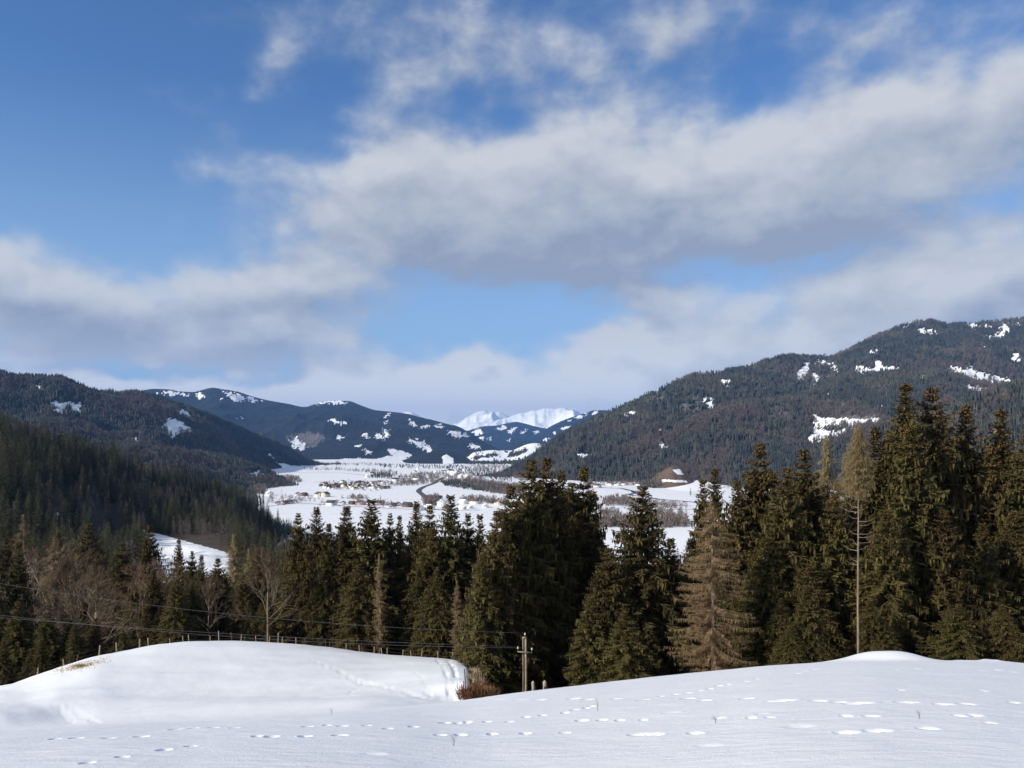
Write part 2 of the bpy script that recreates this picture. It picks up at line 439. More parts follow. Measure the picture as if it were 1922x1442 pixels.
def ground_z(x, y, fine=False):
    x = np.asarray(x, float); y = np.asarray(y, float)
    r = np.hypot(x, y); Y = np.where(y > r * 0.5, y, r * 0.5); Y = np.maximum(Y, 1e-3)
    px = np.clip(CX + F * x / Y, -900, 2900)
    c1 = pchip([p[0] for p in C1], [p[1] for p in C1], px.ravel()).reshape(px.shape)
    d1 = pchip([p[0] for p in D1], [p[1] for p in D1], px.ravel()).reshape(px.shape)
    s = (c1 - HY - 5100 / d1) / F
    zn = -(1.7 + s * Y + 1.7 / d1 ** 2 * Y * Y)
    gi = (px + 900) / 2.5; gj = (np.log(np.clip(Y, 15, 1500)) - LR[0]) / (LR[1] - LR[0])
    i = np.clip(gi.astype(int), 0, 1519); j = np.clip(gj.astype(int), 0, 298); a = gi - i; b = gj - j
    T_ = (G2[i, j] * (1 - a) + G2[i + 1, j] * a) * (1 - b) + (G2[i, j + 1] * (1 - a) + G2[i + 1, j + 1] * a) * b
    zf = -(T_ - HY) / F * Y
    w = sstep(Y / d1, 1.05, 1.28)
    z = zn * (1 - w) + zf * w
    z = np.where(Y > 1218, ZV, z); wv = sstep(Y, 950, 1218); z = z * (1 - wv) + ZV * wv
    und = sstep(Y, 3, 12) * (1 - sstep(Y, 300, 800))
    z = z + und * ((fbm(x / 9, y / 9, 3) - .5) * .10 * sstep(Y, 5, 40) + (fbm(x / 2.2 + 9, y / 2.2, 3) - .5) * .05 + (fbm(x / .8 + 3, y / .35, 3) - .5) * .016 * (1 - sstep(Y, 30, 60)))
    z = z + und * sstep(Y, 40, 60) * (1 - sstep(Y, 120, 160)) * ((fbm((x + y * .5) / 7 + 4, (y - x * .3) / 3.2, 4) - .5) * .30)
    z = z + und * sstep(Y, 130, 220) * (fbm(x / 30, y / 30, 4) - .5) * 9
    # drift heap on the right
    hx, hy = (1652 - CX) / F * 40.5, 40.5
    q = (np.abs(x - hx - .15) / 1.75) ** 2 + ((y - hy) / 2.3) ** 2
    z = z + .50 * np.exp(-q ** 1.5) + .10 * np.exp(-(((x - hx + 2.1) / .9) ** 2 + ((y - hy) / 1.5) ** 2))
    q = ((x - (1850 - CX) / F * 39) / 1.4) ** 2 + ((y - 39) / 1.2) ** 2
    z = z + .10 * np.exp(-q) * fbm(x * 1.2, y * 1.2, 3) * 2
    # basin below the knoll
    z = z - .55 * np.exp(-(((x - (560 - CX) / F * 62) / 14) ** 2 + ((y - 62) / 5.5) ** 2))
    if fine:
        for (fx, fy, a, b, dep) in FOOT:
            k = (np.abs(x - fx) < 2.2 * a) & (np.abs(y - fy) < 2.2 * b)
            if k.any():
                q = ((x[k] - fx) / a) ** 2 + ((y[k] - fy) / b) ** 2
                z[k] = z[k] - dep * np.exp(-q ** 1.6) + dep * .12 * np.exp(-((np.sqrt(q) - 1.35) / .3) ** 2)
    return z
def gz(x, y): return float(ground_z(np.array([x]), np.array([y]))[0])
def on_ground(px, py, near=False, d0=5, dmax=None):
    """first ground point seen at a pixel of the photo"""
    d1 = curve(D1, px)[0]
    Y = np.geomspace(d0, (d1 * 1.02) if near else (dmax or 140), 900)
    if not near and dmax is None: Y = Y[Y > 40]
    x = (px - CX) / F * Y; z = ground_z(x, Y); zr = -(py - HY) / F * Y
    k = np.argmax(zr <= z)
    if not (zr <= z).any(): k = np.argmin(z * 0 + (z - zr) ** 2 / Y ** 2)
    return x[k], Y[k], z[k]

_steps = [(143,1386,34,1),(204,1385,28,.8),(265,1383,32,1),(103,1387,18,.6),(164,1432,28,.8),(229,1421,28,.9),(308,1408,20,.9),(358,1401,18,.8),
 (330,1369,28,.9),(363,1367,16,.9),(400,1366,20,.9),(440,1366,14,.5),(482,1382,28,1),(510,1383,34,1.2),(573,1382,34,1.2),(638,1381,34,1.2),
 (577,1364,26,.9),(613,1362,20,.9),(642,1363,26,.9),(688,1362,16,.6),(728,1368,12,.6),(776,1364,14,.9),(833,1357,28,1),(860,1358,14,.8),(878,1355,14,.8),(826,1380,18,.8),
 (864,1380,30,1.1),(924,1378,28,1.1),(986,1377,32,1.1),(1060,1376,25,.6),(1198,1379,44,1.3),(1228,1379,40,1.2),(1305,1377,38,1),(1588,1376,48,1.3),(1647,1372,65,1.3),
 (1741,1368,58,1),(1092,1353,28,1),(1130,1352,16,.8),(1163,1352,18,.8),(1207,1352,18,.8),(1350,1348,35,.9),(1410,1348,20,.9),(1445,1347,20,.8),(1588,1344,16,.8),
 (1635,1344,45,.9),(1800,1344,24,.9),(1830,1343,30,1),(1858,1357,26,.7),(1076,1312,34,1.1),(1104,1313,30,1),(1156,1312,30,.9),(1206,1314,38,1.1),(1290,1312,34,1.1),(1322,1315,40,1.1),
 (1401,1312,35,1.1),(1464,1316,62,1.2),(1535,1316,40,1.1),(1575,1319,36,1),(1611,1320,60,1.1),(1702,1319,50,.9),(1770,1322,50,.9),(1815,1322,50,.8),(1903,1319,35,1.1),
 (935,1314,40,.7),(975,1314,36,.7),(1012,1314,40,.8),(1240,1307,16,.6),(1267,1304,12,.8),(1291,1301,12,.8),(1314,1297,14,.8),(1332,1293,12,.8),(1349,1288,14,.9),
 (1366,1285,10,.7),(1420,1275,14,.9),(1400,1280,8,.7),(1078,1333,14,.8),(1100,1329,14,.8),(1018,1343,10,.7),(987,1346,10,.7),(1060,1338,10,.6),(1110,1326,10,.7),
 (875,1358,14,.8),(838,1357,20,.8),(914,1355,18,.8),(956,1355,16,.6),(1528,1257,18,.8),(1510,1260,14,.7),(1495,1264,12,.7),(1680,1257,20,.5),(1720,1256,22,.6),(1840,1259,26,.7),
 (1872,1258,24,.8),(1900,1262,24,.6),(1500,1365,60,.35),(1260,1338,40,.35),(1430,1340,40,.35),(1690,1296,16,.5),(1845,1297,16,.5),(1330,1400,60,.3),(700,1415,60,.3)]
for px, py, w, k in _steps:
    x, y, z = on_ground(px, py, near=True)
    a = max(.08, w * y / F / 2 * .72); FOOT.append((x, y, a * rnd.uniform(.8, 1.15), (.065 + .0036 * y) * rnd.uniform(.8, 1.2), (.055 + .02 * min(a, .6)) * k * (1 + y / 45)))
def track(pts, n, w, b, dep, jit=1.0):
    for i in range(n):
        t = i / max(1, n - 1) * (len(pts) - 1); k = min(int(t), len(pts) - 2); f = t - k
        px = pts[k][0] * (1 - f) + pts[k + 1][0] * f + rnd.uniform(-jit, jit); py = pts[k][1] * (1 - f) + pts[k + 1][1] * f + rnd.uniform(-.5, .5)
        x, y, z = on_ground(px, py)
        FOOT.append((x, y, w, b, dep * rnd.uniform(.35, .65)))
track([(821,1240),(832,1252),(839,1270),(842,1290),(844,1310)], 19, .20, .42, .17)
track([(838,1240),(850,1250),(856,1270),(860,1290),(866,1304)], 22, .22, .42, .17, 2.0)
track([(846,1241),(853,1256),(851,1280),(853,1308)], 24, .2, .4, .13, 4.0)
track([(640,1262),(663,1277),(684,1284),(705,1286),(729,1293),(760,1300),(784,1309),(811,1313),(835,1313)], 30, .30, .5, .12, 3)
track([(585,1240),(640,1262)], 9, .25, .4, .07, 2)
track([(655,1303),(684,1284)], 8, .2, .4, .07, 1)
track([(800,1300),(812,1310),(795,1275),(770,1252)], 14, .2, .4, .06, 2)
track([(730,1290),(770,1296),(815,1298)], 12, .2, .4, .07, 2)
track([(100,1318),(120,1340),(136,1358)], 34, .14, .5, .035, .3)
track([(126,1326),(150,1342),(172,1352),(182,1358)], 34, .14, .5, .035, .3)

def build_ground():
    az_f = np.radians(np.arange(-37, 37.001, 0.088))
    az_c = np.radians(np.concatenate([np.arange(-180, -37, 3.0), ]))
    azs = np.concatenate([az_c, az_f, np.radians(np.arange(40, 180, 3.0))])
    rs = [0.4, 1.2, 2.2, 3.5, 5.0]
    while rs[-1] < 48: rs.append(rs[-1] * 1.0055)
    while rs[-1] < 135: rs.append(rs[-1] * 1.013)
    k_near = len(rs)
    while rs[-1] < 330: rs.append(rs[-1] * 1.03)
    while rs[-1] < 690: rs.append(rs[-1] * 1.008)
    while rs[-1] < 1300: rs.append(rs[-1] * 1.03)
    k_mid = len(rs)
    while rs[-1] < 33000: rs.append(rs[-1] * 1.10)
    rs = np.array(rs)
    R_, A_ = np.meshgrid(rs, azs, indexing='ij')
    X = R_ * np.sin(A_); Y = R_ * np.cos(A_)
    Z = ground_z(X.ravel(), Y.ravel(), fine=True).reshape(X.shape)
    PXg = CX + F * X / np.maximum(Y, 1e-3)
    # bare forest floor beyond the meadow edge
    kx = [k[0] for k in KN] + [886, 899, 961, 1450, 2900]; kd = [k[2] * 1.02 for k in KN] + [50, 48, 52, 64, 64]
    edge = pchip(kx, kd, np.clip(PXg.ravel(), -900, 2900)).reshape(X.shape)
    bare = sstep(Y, edge, edge * 1.05 + .5) * 0.86
    PYg = HY - Z / np.maximum(Y, 1e-3) * F
    wedge = (Y > 330) & (Y < 680) & (PXg > 268) & (PXg < 440) & (PYg > 1003 + (PXg - 300) * .27)      # small snowy meadow on the left
    bare = np.where(wedge, 0, bare)
    bare = np.where((Y > 300) & (Y < 640) & (PXg < 480) & ~wedge, .95, bare)
    bare = np.where((PXg > 480) & (Y > 620), bare * 0.35, bare)
    bare = np.where(np.abs(A_) > 1.1, 0, bare)
    gr = np.exp(-(((PXg - 148) / 26) ** 2 + ((-(Z / np.maximum(Y, 1)) * F + HY - 1250) / 5.5) ** 2)) * ((Y > 50) & (Y < 110))
    bare = np.maximum(bare, gr * .66)
    # scoured bank at the right end of the knoll
    bk = np.exp(-(((PXg - 890) / 9) ** 2)) * ((Y > 44) & (Y < 80)); bare = np.maximum(bare, bk * .9)
    V = np.stack([X, Y, Z], -1)
    nc = len(azs)
    def part(name, i0, i1, m_):
        v = V[i0:i1].reshape(-1, 3); f = grid_faces(i1 - i0, nc, True)[:, ::-1]
        me = mesh(name, v, f, [m_], {'bare': bare[i0:i1].ravel()}, True)
        return tag(obj(name, me), kind='structure')
    part('snow_field', 0, k_near, M_GROUND)
    part('forest_floor', k_near - 1, k_mid, M_GROUND)
    vf = part('valley_floor', k_mid - 1, len(rs), M_VALLEY)
build_ground()

# ------------------------------------------------------------------ hills and mountains
def tree_mesh(name, parts, m_):
    """parts: list of (x, y, h, r, kind, z0): low-poly trees in one clump"""
    Vs, Fs, tint, n = [], [], [], 0
    for (x, y, h, r, kind, z0) in parts:
        if kind == 'spruce':
            k = 6; lv = 4
            for L in range(lv):
                zb = z0 + h * (0.06 + .25 * L) ; zt = min(z0 + h, z0 + h * (0.06 + .25 * L + .42))
                rb = r * (1 - .23 * L); ph = rnd.random() * 6
                ring = [(x + rb * (1 + .28 * (-1) ** j) * math.cos(ph + 2 * math.pi * j / k), y + rb * (1 + .28 * (-1) ** j) * math.sin(ph + 2 * math.pi * j / k), zb + rnd.uniform(-.4, .2)) for j in range(k)]
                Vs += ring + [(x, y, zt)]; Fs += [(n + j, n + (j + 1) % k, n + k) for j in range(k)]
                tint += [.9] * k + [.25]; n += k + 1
        else:
            for q in range(26):      # airy crown of leafless twigs: narrow upright slivers
                u = rnd.uniform(.22, 1); a = rnd.random() * 6.28; rr = r * math.sqrt(rnd.random()) * (1.2 * math.sin(math.pi * (u * .8 + .12)) if kind == 'broad' else (1.15 - u))
                cx_, cy_, cz = x + rr * math.cos(a), y + rr * math.sin(a), z0 + h * u
                w = r * .13; l = h * .14; t = rnd.random() * 3.14; dx, dy = w * math.cos(t), w * math.sin(t)
                ox, oy = rr * .25 * math.cos(a), rr * .25 * math.sin(a)
                Vs += [(cx_ - dx, cy_ - dy, cz - l * .3), (cx_ + dx, cy_ + dy, cz - l * .3), (cx_ + ox, cy_ + oy, cz + l), (cx_ - ox, cy_ - oy, cz - l)]
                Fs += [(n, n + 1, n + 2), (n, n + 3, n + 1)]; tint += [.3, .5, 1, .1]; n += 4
            Vs += [(x - r * .05, y, z0 - 3), (x + r * .05, y, z0 - 3), (x, y, z0 + h * .9)]; Fs += [(n, n + 1, n + 2)]; tint += [1] * 3; n += 3
    return mesh(name, np.array(Vs), np.array(Fs, dtype=np.int32), [m_], {'tint': tint})
def clump(kind, n, R, hh, m_):
    return tree_mesh('tree_clump', [(rnd.uniform(-R, R), rnd.uniform(-R, R), (h := rnd.uniform(*hh)), h * (.15 if kind != 'broad' else .28), kind, -3.0) for _ in range(n)], m_)
PROTO = {}
def proto(key, me):
    o = bpy.data.objects.new('tree_pattern', me); PROTO[key] = o; return o
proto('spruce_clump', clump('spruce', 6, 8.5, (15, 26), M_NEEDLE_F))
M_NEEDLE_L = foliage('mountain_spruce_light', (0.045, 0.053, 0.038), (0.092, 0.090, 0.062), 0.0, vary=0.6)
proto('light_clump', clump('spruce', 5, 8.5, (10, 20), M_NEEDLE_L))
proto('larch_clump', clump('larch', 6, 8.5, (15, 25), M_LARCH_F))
proto('spruce_one', clump('spruce', 1, .1, (20, 21), M_NEEDLE_F))
proto('larch_one', clump('larch', 1, .1, (20, 21), M_LARCH_F))
proto('broad_one', clump('broad', 1, .1, (20, 21), M_VTWIG))
proto('broad_clump', clump('broad', 5, 7, (9, 16), M_VTWIG))

def scatter(name, pts, key, smin=.75, smax=1.2):
    """a wood nobody could count: points carrying one pattern, set out by geometry nodes"""
    pts = np.asarray(pts, dtype=np.float32)
    if len(pts) == 0: return
    me = bpy.data.meshes.new(name); me.vertices.add(len(pts)); me.vertices.foreach_set('co', pts.ravel())
    a = me.attributes.new('turn', 'FLOAT_VECTOR', 'POINT'); q = np.zeros((len(pts), 3), np.float32); q[:, 2] = NR.rand(len(pts)) * 6.28; a.data.foreach_set('vector', q.ravel())
    a = me.attributes.new('size', 'FLOAT_VECTOR', 'POINT'); s = smin + NR.rand(len(pts), 1) * (smax - smin)
    q = np.concatenate([s, s, s * (0.85 + .3 * NR.rand(len(pts), 1))], 1).astype(np.float32); a.data.foreach_set('vector', q.ravel())
    o = obj(name, me)
    ng = bpy.data.node_groups.new(name, 'GeometryNodeTree')
    ng.interface.new_socket('Geometry', in_out='INPUT', socket_type='NodeSocketGeometry')
    ng.interface.new_socket('Geometry', in_out='OUTPUT', socket_type='NodeSocketGeometry')
    T = NT(ng); gi = T.node('NodeGroupInput'); go = T.node('NodeGroupOutput')
    inf = T.node('GeometryNodeObjectInfo'); inf.inputs['Object'].default_value = PROTO[key]
    iop = T.node('GeometryNodeInstanceOnPoints')
    T.l.new(gi.outputs[0], iop.inputs['Points']); T.l.new(inf.outputs['Geometry'], iop.inputs['Instance'])
    for nm, sk in (('turn', 'Rotation'), ('size', 'Scale')):
        at = T.node('GeometryNodeInputNamedAttribute', data_type='FLOAT_VECTOR'); at.inputs['Name'].default_value = nm
        T.l.new(at.outputs[0], iop.inputs[sk])
    T.l.new(iop.outputs[0], go.inputs[0])
    md = o.modifiers.new('woodland', 'NODES'); md.node_group = ng
    return tag(o, kind='stuff')

def ridge(name, px0, px1, step, crest, Dc, Df, nt=90, relief=60, lam=450, clear=(), brown=(), m_=None, snow0=0.0, power=1.0, zf=None, jag=0.0, cutrelief=1.0, snowline=None, seed=0, treepx=0.0, edge=4.0):
    px = np.arange(px0, px1 + .1, step); n = len(px)
    yc = curve(crest, px); dc = curve(Dc, px); df = curve(Df, px)
    yc = yc + treepx / dc * F * .8
    if jag: yc = yc + (fbm(px / 6 + seed, px * 0 + seed, 3) - .5) * jag
    zc = -(yc - HY) / F * dc
    z0 = np.full(n, ZV - 6.0) if zf is None else (zf(px, df) if callable(zf) else np.full(n, float(zf)))
    t = np.concatenate([np.linspace(0, 1, nt), 1 + np.linspace(.04, .7, 12)])
    Tt, PXm = np.meshgrid(t, px, indexing='ij')
    D = df + (dc - df) * Tt
    up = np.clip(Tt, 0, 1) ** power
    Z = z0 + (zc - z0) * up
    back = np.clip(Tt - 1, 0, None)
    Z = Z - (zc - z0) * back * 1.4
    X = (PXm - CX) / F * D
    env = np.clip(np.sin(np.pi * np.clip(Tt, 0, 1)), 0, 1) ** .8
    nz = fbm(X / lam + seed * 3.1, D / lam / 1.3 + seed, 5, .5, ridged=True) - .55
    Z = Z + env * relief * nz * 2 * np.minimum(1, (zc - z0) / 150.0)
    PY = HY - Z / D * F
    jx = (fbm(PXm / 9 + 3 + seed, PY / 6, 3) - .5) * edge * 3 + (fbm(PXm / 2.6 + seed, PY / 2.0, 2) - .5) * edge * 4
    jy = (fbm(PXm / 7 + 31, PY / 5 + seed, 3) - .5) * edge * 2 + (fbm(PXm / 2.2 + 7, PY / 2.4 + seed, 2) - .5) * edge * 3
    S = np.full(X.shape, float(snow0)); B = np.zeros(X.shape)
    for c in clear:
        pol, val = (c[0], c[1]) if isinstance(c[1], float) else (c, 1.0)
        S[inpoly(pol, PXm + jx * (.35 if val > 1 else 1), PY + jy * (.35 if val > 1 else 1))] = min(val, 1.0)
    for pol in brown: B[inpoly(pol, PXm + jx, PY + jy)] = 1.0
    if snowline is not None:
        S = np.maximum(S, sstep(Z + (fbm(X / 300, D / 300, 4) - .5) * snowline[1], snowline[0] - snowline[2], snowline[0] + snowline[2]))
    V = np.stack([X, D, Z], -1)
    me = mesh(name, V.reshape(-1, 3), grid_faces(len(t), n), [m_], {'snow': S.ravel(), 'brown': B.ravel()}, True)
    o = tag(obj(name, me), kind='structure')
    return dict(V=V, S=S, B=B, px=PXm, py=PY, t=Tt, o=o)

def sample(R, n, keep, tmax=1.06):
    """n random points spread evenly over the slope where keep(S, B, px, py, t) holds"""
    V = R['V']; a = V[:-1, :-1]; u = V[1:, :-1] - a; w = V[:-1, 1:] - a
    ar = np.abs(u[..., 0] * w[..., 1] - u[..., 1] * w[..., 0])
    px = R['px'][:-1, :-1]
    k = keep(R['S'][:-1, :-1], R['B'][:-1, :-1], px, R['py'][:-1, :-1], R['t'][:-1, :-1])
    ar = ar * k * (R['t'][:-1, :-1] < tmax)
    p = (ar / ar.sum()).ravel()
    idx = NR.choice(len(p), n, p=p)
    i, j = np.unravel_index(idx, ar.shape)
    f = NR.rand(n, 1); g = NR.rand(n, 1)
    V00 = V[i, j]; V10 = V[i + 1, j]; V01 = V[i, j + 1]; V11 = V[i + 1, j + 1]
    pts = (V00 * (1 - f) + V10 * f) * (1 - g) + (V01 * (1 - f) + V11 * f) * g
    return pts

def mottled(pts, lam, seed, frac):
    """split points into two sorts in patches"""
    v = fbm(pts[:, 0] / lam + seed, pts[:, 1] / lam, 3) + NR.rand(len(pts)) * .18
    k = v > np.quantile(v, 1 - frac); return pts[~k], pts[k]

# farthest: snow peaks
ridge('snow_peak', 780, 1220, 2.0, [(780,830),(815,815),(840,808),(858,797),(868,789),(878,782),(890,776),(901,772),(910,770),(920,774),(935,773),(950,778),(970,792),(1000,800),(1220,830)],
      [(700,31000),(1300,31000)], [(700,24000),(1300,24000)], 80, 700, 2600, m_=M_PEAK, snow0=1.0, zf=-300, jag=3, seed=3)
ridge('snow_peak', 860, 1220, 2.0, [(860,812),(900,800),(925,792),(940,787),(960,781),(975,776),(990,774),(1000,770),(1012,770),(1025,766),(1040,768),(1052,765),(1064,768),(1075,775),(1083,780),(1095,792),(1120,806),(1220,835)],
      [(700,26000),(1300,26000)], [(700,19500),(1300,19500)], 80, 650, 2200, m_=M_PEAK, snow0=1.0, zf=-300, jag=3, seed=8)
ridge('snow_peak', 700, 830, 2.0, [(700,800),(740,782),(755,775),(768,773),(785,780),(800,790),(830,806)], [(700,20000),(900,20000)], [(700,15000),(900,15000)], 40, 200, 1500, m_=M_PEAK, snow0=1.0, zf=-200, seed=2)
# blue hills in the middle
ridge('distant_hill', 840, 1230, 2.0, [(840,822),(870,812),(890,805),(910,800),(930,799),(950,795),(968,792),(985,795),(1005,801),(1030,806),(1060,815),(1120,830),(1230,850)],
      [(700,17000),(1300,17000)], [(700,12500),(1300,12500)], 80, 180, 1300, m_=M_FAR, seed=4, zf=ZV - 20, edge=2.0,
      clear=[[(884,812),(897,806),(905,812),(895,818)],[(930,806),(945,799),(952,803),(938,810)],[(962,802),(972,800),(968,808),(958,814),(955,808)],[(900,822),(910,817),(906,826)],[(915,824),(925,818),(922,826)],[(950,828),(958,822),(955,830)],[(975,812),(990,806),(984,816)],[(1000,812),(1012,808),(1006,818)]])
ridge('distant_hill', 960, 1300, 2.0, [(960,830),(990,822),(1020,808),(1040,797),(1060,788),(1080,781),(1100,775),(1118,770),(1135,770),(1160,780),(1300,820)],
      [(700,13500),(1400,13500)], [(700,9500),(1400,9500)], 80, 150, 1200, m_=M_FAR, seed=14, zf=ZV - 20, edge=2.0,
      clear=[[(1078,783),(1092,778),(1094,783),(1082,787)],[(1095,777),(1104,775),(1102,781)],[(1108,775),(1122,770),(1121,775),(1112,779)],[(1052,805),(1068,800),(1070,804),(1056,808)],[(1064,792),(1074,788),(1072,794)],[(1018,824),(1030,822),(1026,828)],[(1035,813),(1045,810),(1042,816)]])
ridge('distant_hill', 150, 960, 2.0, [(150,770),(200,752),(250,738),(272,732),(290,730),(315,731),(340,735),(362,736),(380,732),(398,728),(420,731),(445,735),(470,743),(500,751),(540,758),(572,764),(590,759),(608,754),(630,752),(655,753),(680,762),(705,770),(735,773),(765,777),(800,787),(840,797),(862,803),(880,815),(900,828),(930,842),(960,856)],
      [(150,9500),(600,10500),(960,9500)], [(150,5600),(600,5900),(960,7200)], 130, 150, 1100, m_=M_FAR, seed=6, zf=ZV - 10, edge=3.0,
      clear=[[(306,737),(318,735),(352,740),(356,744),(330,741),(312,742)],[(366,740),(376,737),(382,746),(370,748)],[(415,733),(432,737),(455,743),(460,752),(448,755),(436,750),(424,742)],[(460,744),(475,746),(495,753),(478,755),(462,751)],[(288,738),(296,739),(294,743)],
             [(406,749),(416,748),(418,752)],[(590,758),(605,753),(640,752),(655,757),(640,759),(620,757),(600,759)],[(612,783),(630,787),(655,794),(646,796),(630,794),(618,790)],[(724,775),(732,774),(730,784),(722,783)],[(720,791),(730,792),(726,796)],
             [(766,786),(774,792),(786,799),(780,802),(770,796)],[(792,798),(806,799),(800,803),(792,802)],[(818,797),(833,799),(832,803),(818,801)],[(840,809),(855,810),(878,815),(880,822),(862,821),(848,817)],[(880,832),(896,835),(904,840),(892,843),(882,838)],
             [(765,824),(780,825),(800,833),(812,845),(806,850),(792,842),(776,832),(766,830)],[(721,807),(731,808),(734,818),(724,820)],[(680,812),(688,815),(692,824),(682,822)],[(702,813),(716,816),(722,826),(706,824)],[(666,834),(680,836),(676,842)],[(684,843),(694,848),(696,856),(688,852)],
             [(545,825),(556,822),(575,838),(570,846),(552,840)],[(448,783),(453,782),(450,788)],[(630,815),(640,818),(642,826),(634,824)],
             ([(640,862),(660,860),(700,862),(735,855),(726,843),(740,843),(762,849),(776,855),(755,862),(740,872),(700,876),(640,874)],2.0)],
      brown=[[(540,818),(580,810),(610,820),(590,840),(550,838)]])
ridge('distant_hill', 700, 930, 2.0, [(700,884),(722,879),(745,869),(765,861),(790,853),(812,848),(835,846),(855,850),(875,858),(890,868),(905,875),(930,884)],
      [(700,5600),(950,5600)], [(700,4700),(950,4700)], 50, 25, 500, m_=M_FAR, seed=9, edge=2.0,
      clear=[([(829,857),(838,853),(850,860),(851,870),(832,872)],2.0)])
HS_ = ridge('snowy_hillside', 860, 1090, 2.0, [(860,872),(875,862),(888,850),(905,847),(925,845),(945,847),(960,846),(975,840),(990,834),(1003,832),(1020,834),(1040,840),(1090,870)],
      [(800,6800),(1100,6400)], [(800,4600),(1100,4700)], 60, 35, 500, m_=M_FIELD, seed=10, snow0=1.0, edge=1.5,
      clear=[([(868,868),(900,866),(1000,864),(1000,880),(868,880)],0.0),([(886,858),(905,856),(925,852),(940,853),(905,860),(890,863)],0.0),([(955,852),(972,848),(985,842),(990,846),(972,856),(950,860)],0.0),([(860,846),(880,846),(880,852),(862,858)],0.0),([(985,858),(1010,850),(1040,846),(1050,870),(990,866)],0.0)])
scatter('hillside_forest', np.concatenate([sample(HS_, 900, lambda S, B, px, py, t: (S < .5) | (px > 1010)), sample(HS_, 60, lambda S, B, px, py, t: S > .5)]), 'spruce_clump', .5, .8)

PSP = [(0,0)]
# left mountain
LM = ridge('forested_mountain', -420, 640, 3.0, [(-420,655),(-200,670),(-60,690),(0,695),(38,705),(79,706),(111,706),(140,718),(192,734),(218,735),(250,732),(291,743),(364,767),(437,797),(510,823),(560,850),(600,872),(640,885)],
      [(-420,2600),(0,3000),(300,3700),(520,4600),(640,4900)], [(-420,1500),(0,1700),(200,2000),(330,2400),(430,3000),(500,3700),(560,4300),(640,4700)], 150, 70, 420, m_=M_FOREST, seed=1, treepx=12,
      clear=[[(86,752),(100,754),(150,757),(157,762),(150,778),(140,773),(125,768),(118,775),(113,786),(104,776),(94,766)],[(60,722),(78,724),(82,740),(74,736),(62,732)],[(222,742),(240,745),(268,756),(290,762),(275,764),(250,754),(232,750)],
             ([(310,786),(325,787),(345,792),(366,813),(360,818),(345,812),(332,814),(324,826),(312,816),(306,800)],1.0),([(331,766),(350,768),(362,775),(366,792),(358,794),(348,784),(332,776)],.75),
             [(236,822),(256,822),(268,836),(254,840),(240,830)],[(93,804),(108,808),(112,818),(98,812)],[(500,852),(515,854),(517,862),(504,862)],
             ([(505,861),(520,868),(545,873),(580,876),(600,882),(600,890),(540,886),(516,874)],2.0)])
keep = lambda S, B, px, py, t: (S < .5)
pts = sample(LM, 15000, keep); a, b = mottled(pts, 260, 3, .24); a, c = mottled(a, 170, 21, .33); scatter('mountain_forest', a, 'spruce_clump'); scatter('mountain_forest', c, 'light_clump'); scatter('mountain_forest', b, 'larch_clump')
LL = ridge('forested_hillside', -420, 560, 3.0, [(-420,730),(-100,765),(0,778),(60,800),(110,815),(200,828),(300,838),(400,849),(450,862),(500,880),(530,897),(560,910)],
      [(-420,1500),(0,1700),(300,2200),(450,2700),(560,2600)], [(-420,1000),(0,1150),(300,1500),(450,2000),(520,2300),(560,2400)], 90, 30, 260, m_=M_FOREST, seed=2, treepx=15,
      clear=[([(455,886),(480,884),(505,890),(500,899),(478,903),(462,898)],1.0)], brown=[])
pts = sample(LL, 6500, keep); a, b = mottled(pts, 150, 9, .5); a, c = mottled(a, 170, 21, .33); scatter('hillside_forest', a, 'spruce_clump', .6, 1.0); scatter('hillside_forest', c, 'light_clump', .6, 1.0); scatter('hillside_forest', b, 'larch_clump', .6, 1.0)

